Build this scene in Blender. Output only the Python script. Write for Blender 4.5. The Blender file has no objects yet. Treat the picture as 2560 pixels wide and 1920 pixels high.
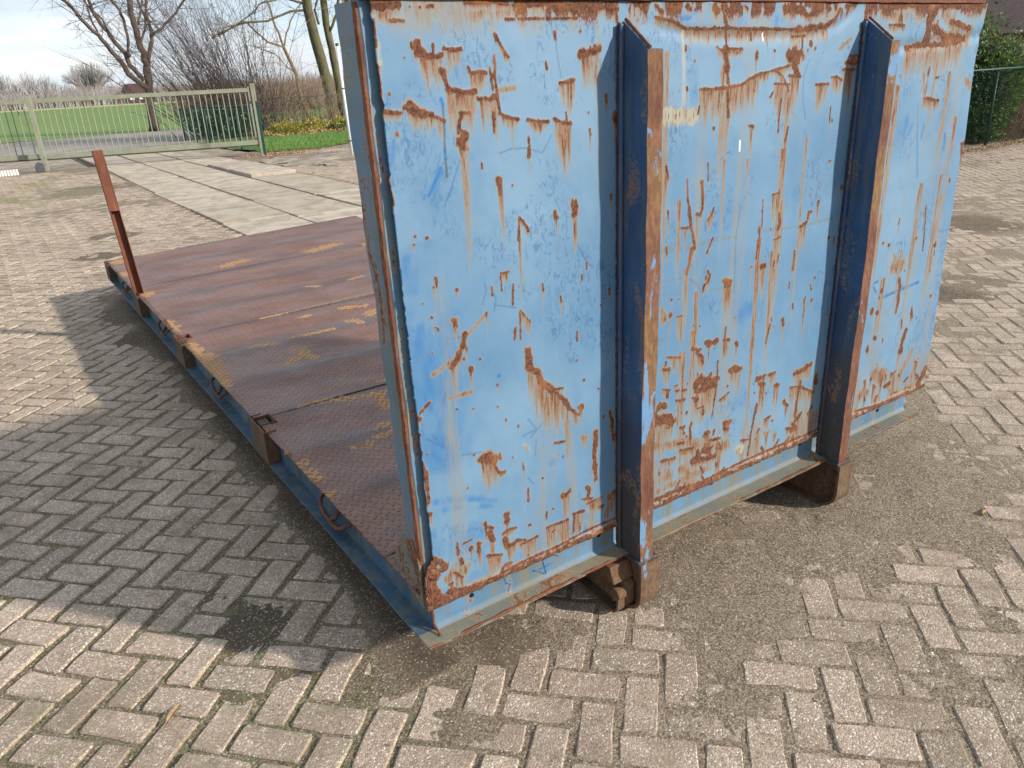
import bpy, math, random
import numpy as np
from mathutils import Vector, Matrix

random.seed(7)
rng = np.random.default_rng(11)
S = bpy.context.scene
COL = S.collection

# ------------------------------------------------------------------ camera
CAMPOS = np.array([-0.691934, -1.540378, 1.644394])
RW = np.array([[0.82547, -0.248172, 0.506961], [-0.562301, -0.283338, 0.776877], [-0.049158, -0.926353, -0.373435]])
cam_d = bpy.data.cameras.new('camera')
cam = bpy.data.objects.new('camera', cam_d)
COL.objects.link(cam)
cam_d.sensor_width = 36.0
cam_d.lens = 1910.0 / 2560.0 * 36.0
cam_d.clip_start = 0.05
cam_d.clip_end = 4000.0
m4 = Matrix([[RW[0, 0], -RW[0, 1], -RW[0, 2], CAMPOS[0]],
             [RW[1, 0], -RW[1, 1], -RW[1, 2], CAMPOS[1]],
             [RW[2, 0], -RW[2, 1], -RW[2, 2], CAMPOS[2]],
             [0, 0, 0, 1]])
cam.matrix_world = m4
S.camera = cam

# ------------------------------------------------------------------ sky and sun
SUN_EL = math.radians(25.0)
SUN_AZ = math.atan2(0.61, -0.79)          # compass-like angle of the sun, from +Y towards +X
world = bpy.data.worlds.new('World')
S.world = world
world.use_nodes = True
wn = world.node_tree.nodes
wl = world.node_tree.links
for n in list(wn):
    wn.remove(n)
w_out = wn.new('ShaderNodeOutputWorld')
w_bg = wn.new('ShaderNodeBackground')
w_bg.inputs[1].default_value = 0.110
sky = wn.new('ShaderNodeTexSky')
sky.sky_type = 'NISHITA'
sky.sun_disc = False
sky.sun_elevation = SUN_EL
sky.sun_rotation = SUN_AZ
sky.air_density = 1.0
sky.dust_density = 0.6
sky.ozone_density = 1.5
tc = wn.new('ShaderNodeTexCoord')
mp = wn.new('ShaderNodeMapping')
mp.inputs['Scale'].default_value = (1.0, 1.0, 4.2)
mp.inputs['Location'].default_value = (0.35, 0.2, 0.1)
cn = wn.new('ShaderNodeTexNoise')
cn.inputs['Scale'].default_value = 2.3
cn.inputs['Detail'].default_value = 7.0
cn.inputs['Roughness'].default_value = 0.52
cn.inputs['Distortion'].default_value = 0.35
cr = wn.new('ShaderNodeMapRange')
cr.interpolation_type = 'SMOOTHSTEP'
cr.inputs['From Min'].default_value = 0.36
cr.inputs['From Max'].default_value = 0.66
cr.inputs['To Min'].default_value = 0.78
cr.inputs['To Max'].default_value = 0.96
cmix = wn.new('ShaderNodeMix')
cmix.data_type = 'RGBA'
cmix.inputs[7].default_value = (4.1, 4.5, 4.95, 1)
wl.new(tc.outputs['Generated'], mp.inputs['Vector'])
wl.new(mp.outputs['Vector'], cn.inputs['Vector'])
wl.new(cn.outputs['Fac'], cr.inputs['Value'])
cn2 = wn.new('ShaderNodeTexNoise')
cn2.inputs['Scale'].default_value = 3.4
cn2.inputs['Detail'].default_value = 6.0
cr2 = wn.new('ShaderNodeMapRange')
cr2.inputs['From Min'].default_value = 0.35
cr2.inputs['From Max'].default_value = 0.62
mp2 = wn.new('ShaderNodeMapping')
mp2.inputs['Scale'].default_value = (1.0, 1.0, 7.0)
mp2.inputs['Location'].default_value = (2.1, 0.4, 0.0)
ccol = wn.new('ShaderNodeMix')
ccol.data_type = 'RGBA'
ccol.inputs[6].default_value = (2.55, 3.2, 4.0, 1)
ccol.inputs[7].default_value = (4.35, 4.5, 4.7, 1)
wl.new(tc.outputs['Generated'], mp2.inputs['Vector'])
wl.new(mp2.outputs['Vector'], cn2.inputs['Vector'])
wl.new(cn2.outputs['Fac'], cr2.inputs['Value'])
wl.new(cr2.outputs['Result'], ccol.inputs[0])
wl.new(ccol.outputs[2], cmix.inputs[7])
wl.new(cr.outputs['Result'], cmix.inputs[0])
wl.new(sky.outputs['Color'], cmix.inputs[6])
wl.new(cmix.outputs[2], w_bg.inputs[0])
wl.new(w_bg.outputs[0], w_out.inputs[0])

sun_d = bpy.data.lights.new('sun', 'SUN')
sun_d.energy = 3.2
sun_d.angle = math.radians(2.2)
sun_d.color = (1.0, 0.93, 0.82)
sun = bpy.data.objects.new('sun', sun_d)
COL.objects.link(sun)
_dir = Vector((-math.sin(SUN_AZ) * math.cos(SUN_EL), -math.cos(SUN_AZ) * math.cos(SUN_EL), -math.sin(SUN_EL)))
sun.rotation_euler = _dir.to_track_quat('-Z', 'Y').to_euler()
sun.location = (6, -8, 9)

S.view_settings.view_transform = 'Standard'
S.view_settings.look = 'None'
S.view_settings.exposure = 1.05
S.view_settings.gamma = 1.0
S.view_settings.use_curve_mapping = False
S.render.engine = 'CYCLES'

# ------------------------------------------------------------------ helpers
def project(P):
    """pixel position (2560 wide photograph) of world points, used only to choose how much detail a brick gets"""
    v = (np.atleast_2d(P) - CAMPOS) @ RW
    z = np.maximum(v[:, 2], 1e-4)
    return 1280 + 1910 * v[:, 0] / z, 960 + 1910 * v[:, 1] / z, v[:, 2]

_lat = {}
def vnoise(x, y, scale, seed=0):
    """smooth value noise 0..1 on arrays"""
    if seed not in _lat:
        _lat[seed] = np.random.default_rng(seed + 100).random((256, 256))
    L = _lat[seed]
    x = np.asarray(x, float) * scale + 71.3
    y = np.asarray(y, float) * scale + 37.7
    xi = np.floor(x).astype(int); yi = np.floor(y).astype(int)
    fx = x - xi; fy = y - yi
    fx = fx * fx * (3 - 2 * fx); fy = fy * fy * (3 - 2 * fy)
    a = L[xi & 255, yi & 255]; b = L[(xi + 1) & 255, yi & 255]
    c = L[xi & 255, (yi + 1) & 255]; d = L[(xi + 1) & 255, (yi + 1) & 255]
    return (a * (1 - fx) + b * fx) * (1 - fy) + (c * (1 - fx) + d * fx) * fy

def fbm(x, y, scale, seed=0, octv=4):
    s = 0; a = 1; t = 0
    for o in range(octv):
        s = s + a * vnoise(x, y, scale * 2 ** o, seed + o)
        t += a; a *= 0.55
    return s / t

def sstep(a, b, x):
    t = np.clip((x - a) / (b - a), 0, 1)
    return t * t * (3 - 2 * t)

class MB:
    """collects vertices and faces for one mesh"""
    def __init__(self):
        self.v = []; self.f = []; self.n = 0; self.mi = []
    def add(self, verts, faces, m=0):
        o = self.n
        self.v.extend([tuple(map(float, p)) for p in verts])
        self.f.extend([tuple(i + o for i in q) for q in faces])
        self.mi.extend([m] * len(faces))
        self.n += len(verts)
    def box(self, x0, x1, y0, y1, z0, z1, m=0):
        self.add([(x0, y0, z0), (x1, y0, z0), (x1, y1, z0), (x0, y1, z0), (x0, y0, z1), (x1, y0, z1), (x1, y1, z1), (x0, y1, z1)],
                 [(0, 3, 2, 1), (4, 5, 6, 7), (0, 1, 5, 4), (1, 2, 6, 5), (2, 3, 7, 6), (3, 0, 4, 7)], m)
    def prism(self, poly, a, b, axis='x', m=0):
        """extrude a 2-D polygon along an axis; polygon axes are the other two in x,y,z order"""
        n = len(poly)
        def pt(t, p):
            if axis == 'x': return (t, p[0], p[1])
            if axis == 'y': return (p[0], t, p[1])
            return (p[0], p[1], t)
        v = [pt(a, p) for p in poly] + [pt(b, p) for p in poly]
        f = [tuple(range(n))[::-1], tuple(range(n, 2 * n))]
        f += [(i, (i + 1) % n, n + (i + 1) % n, n + i) for i in range(n)]
        self.add(v, f, m)
    def tube(self, pts, rad, sides=6, cap=True, m=0):
        P = [np.array(p, float) for p in pts]
        n = len(P)
        if not hasattr(rad, '__len__'): rad = [rad] * n
        up = np.array([0.13, 0.21, 0.97])
        V = []
        for i in range(n):
            t = P[min(i + 1, n - 1)] - P[max(i - 1, 0)]
            t = t / (np.linalg.norm(t) + 1e-9)
            a = np.cross(t, up)
            if np.linalg.norm(a) < 0.15: a = np.cross(t, np.array([1.0, 0, 0]))
            a /= np.linalg.norm(a); b = np.cross(t, a)
            for k in range(sides):
                g = 2 * math.pi * k / sides
                V.append(P[i] + rad[i] * (math.cos(g) * a + math.sin(g) * b))
        F = []
        for i in range(n - 1):
            for k in range(sides):
                k2 = (k + 1) % sides
                F.append((i * sides + k, i * sides + k2, (i + 1) * sides + k2, (i + 1) * sides + k))
        if cap:
            F.append(tuple(range(sides))[::-1]); F.append(tuple(range((n - 1) * sides, n * sides)))
        self.add(V, F, m)
    def strip(self, path, width, thick, axis='x', c=0.0, m=0):
        """bent flat bar: path is in (y,z), the bar is `width` wide along x about c"""
        P = [np.array(p, float) for p in path]
        n = len(P); V = []
        for i in range(n):
            t = P[min(i + 1, n - 1)] - P[max(i - 1, 0)]; t /= np.linalg.norm(t) + 1e-9
            nn = np.array([-t[1], t[0]]) * thick / 2
            for q, s in ((P[i] + nn, -1), (P[i] + nn, 1), (P[i] - nn, 1), (P[i] - nn, -1)):
                V.append((c + s * width / 2, q[0], q[1]))
        F = [(0, 3, 2, 1), tuple(4 * (n - 1) + k for k in (0, 1, 2, 3))]
        for i in range(n - 1):
            for k in range(4):
                k2 = (k + 1) % 4
                F.append((4 * i + k, 4 * i + k2, 4 * i + 4 + k2, 4 * i + 4 + k))
        self.add(V, F, m)
    def mesh(self, name, mats, smooth=False):
        me = bpy.data.meshes.new(name)
        me.from_pydata(self.v, [], self.f)
        if not isinstance(mats, (list, tuple)): mats = [mats]
        for mm in mats: me.materials.append(mm)
        if len(mats) > 1: me.polygons.foreach_set('material_index', self.mi)
        if smooth: me.polygons.foreach_set('use_smooth', [True] * len(self.f))
        me.update()
        return me
    def build(self, name, mats, parent=None, smooth=False, bevel=0, recalc=True):
        me = self.mesh(name, mats, smooth)
        if recalc:
            import bmesh
            bm = bmesh.new(); bm.from_mesh(me)
            bmesh.ops.recalc_face_normals(bm, faces=bm.faces)
            bm.to_mesh(me); bm.free()
        return link(name, me, parent, bevel)

def link(name, me, parent=None, bevel=0):
    o = bpy.data.objects.new(name, me)
    COL.objects.link(o)
    if parent is not None: o.parent = parent
    if bevel:
        md = o.modifiers.new('bevel', 'BEVEL'); md.width = bevel; md.segments = 2; md.limit_method = 'ANGLE'
        md.harden_normals = False
    return o

def tag(o, label=None, cat=None, group=None, kind=None):
    if label: o['label'] = label
    if cat: o['category'] = cat
    if group: o['group'] = group
    if kind: o['kind'] = kind
    return o

def empty(name, loc=(0, 0, 0)):
    o = bpy.data.objects.new(name, None)
    o.location = loc
    o.empty_display_size = 0.1
    COL.objects.link(o)
    return o

def gridmesh(name, xs, ys, zf, mat, flip=False):
    """height sheet z=zf(x,y)"""
    X, Y = np.meshgrid(xs, ys, indexing='ij')
    Z = zf(X, Y)
    nx, ny = len(xs), len(ys)
    co = np.stack([X, Y, Z], -1).reshape(-1, 3)
    idx = np.arange(nx * ny).reshape(nx, ny)
    F = np.stack([idx[:-1, :-1], idx[1:, :-1], idx[1:, 1:], idx[:-1, 1:]], -1).reshape(-1, 4)
    return npmesh(name, co, F, mat)

def npmesh(name, co, F, mat, attrs=None, smooth=True):
    me = bpy.data.meshes.new(name)
    F = np.asarray(F, np.int32); k = F.shape[1]
    me.vertices.add(len(co)); me.vertices.foreach_set('co', np.asarray(co, np.float32).ravel())
    me.loops.add(F.size); me.loops.foreach_set('vertex_index', F.ravel())
    me.polygons.add(len(F))
    me.polygons.foreach_set('loop_start', np.arange(0, F.size, k, dtype=np.int32))
    me.polygons.foreach_set('loop_total', np.full(len(F), k, np.int32))
    if smooth: me.polygons.foreach_set('use_smooth', np.ones(len(F), bool))
    me.materials.append(mat)
    me.update(calc_edges=True)
    for an, arr in (attrs or {}).items():
        at = me.attributes.new(an, 'FLOAT_COLOR', 'POINT')
        a4 = np.ones((len(co), 4), np.float32); a4[:, :arr.shape[1]] = arr
        at.data.foreach_set('color', a4.ravel())
    return me

# ------------------------------------------------------------------ node helper
class NT:
    def __init__(self, name):
        self.mat = bpy.data.materials.new(name)
        self.mat.use_nodes = True
        self.t = self.mat.node_tree
        self.t.nodes.clear()
        self.out = self.t.nodes.new('ShaderNodeOutputMaterial')
        self.geo = None
    def node(self, typ): return self.t.nodes.new(typ)
    def _s(self, sock, v):
        if isinstance(v, bpy.types.NodeSocket): self.t.links.new(v, sock)
        elif isinstance(v, (tuple, list)):
            if len(v) == 3 and sock.type == 'RGBA': v = tuple(v) + (1,)
            sock.default_value = v
        else: sock.default_value = v
    def pos(self):
        if self.geo is None: self.geo = self.node('ShaderNodeNewGeometry')
        return self.geo.outputs['Position']
    def sep(self, v):
        n = self.node('ShaderNodeSeparateXYZ'); self._s(n.inputs[0], v); return n.outputs
    def comb(self, x, y, z):
        n = self.node('ShaderNodeCombineXYZ')
        for i, q in enumerate((x, y, z)): self._s(n.inputs[i], q)
        return n.outputs[0]
    def map(self, v, scale=(1, 1, 1), rot=(0, 0, 0), loc=(0, 0, 0)):
        n = self.node('ShaderNodeMapping'); self._s(n.inputs[0], v)
        n.inputs['Scale'].default_value = scale; n.inputs['Rotation'].default_value = rot; n.inputs['Location'].default_value = loc
        return n.outputs[0]
    def math(self, op, a, b=0.0, c=0.0, clamp=False):
        n = self.node('ShaderNodeMath'); n.operation = op; n.use_clamp = clamp
        self._s(n.inputs[0], a); self._s(n.inputs[1], b); self._s(n.inputs[2], c)
        return n.outputs[0]
    def add(self, a, b): return self.math('ADD', a, b)
    def mul(self, a, b): return self.math('MULTIPLY', a, b)
    def mx(self, a, b): return self.math('MAXIMUM', a, b)
    def noise(self, scale, detail=4, rough=0.55, vec=None, dist=0.0):
        n = self.node('ShaderNodeTexNoise')
        n.inputs['Scale'].default_value = scale; n.inputs['Detail'].default_value = detail
        n.inputs['Roughness'].default_value = rough; n.inputs['Distortion'].default_value = dist
        self._s(n.inputs['Vector'], vec if vec is not None else self.pos())
        return n.outputs['Fac']
    def voro(self, scale, vec=None, out='Distance', feat='F1'):
        n = self.node('ShaderNodeTexVoronoi'); n.feature = feat
        n.inputs['Scale'].default_value = scale
        self._s(n.inputs['Vector'], vec if vec is not None else self.pos())
        return n.outputs[out]
    def mr(self, x, a, b, c=0.0, d=1.0, smooth=True):
        n = self.node('ShaderNodeMapRange')
        if smooth: n.interpolation_type = 'SMOOTHSTEP'
        self._s(n.inputs[0], x)
        n.inputs[1].default_value = a; n.inputs[2].default_value = b; n.inputs[3].default_value = c; n.inputs[4].default_value = d
        return n.outputs[0]
    def mix(self, f, a, b, blend='MIX'):
        n = self.node('ShaderNodeMix'); n.data_type = 'RGBA'; n.blend_type = blend
        self._s(n.inputs[0], f); self._s(n.inputs[6], a); self._s(n.inputs[7], b)
        return n.outputs[2]
    def attr(self, name):
        n = self.node('ShaderNodeAttribute'); n.attribute_name = name
        s = self.node('ShaderNodeSeparateColor'); self.t.links.new(n.outputs['Color'], s.inputs[0])
        return s.outputs[0], s.outputs[1], s.outputs[2]
    def rnd(self):
        n = self.node('ShaderNodeObjectInfo'); return n.outputs['Random']
    def bump(self, h, strength=0.3, dist=0.01, normal=None):
        n = self.node('ShaderNodeBump'); n.inputs['Strength'].default_value = strength; n.inputs['Distance'].default_value = dist
        self._s(n.inputs['Height'], h)
        if normal is not None: self._s(n.inputs['Normal'], normal)
        return n.outputs[0]
    def finish(self, color, rough=0.7, normal=None, metal=0.0, spec=0.4, alpha=None, trans=None):
        b = self.node('ShaderNodeBsdfPrincipled')
        self._s(b.inputs['Base Color'], color); self._s(b.inputs['Roughness'], rough); self._s(b.inputs['Metallic'], metal)
        b.inputs['Specular IOR Level'].default_value = spec
        if normal is not None: self._s(b.inputs['Normal'], normal)
        self.t.links.new(b.outputs[0], self.out.inputs[0])
        return self.mat

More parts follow.
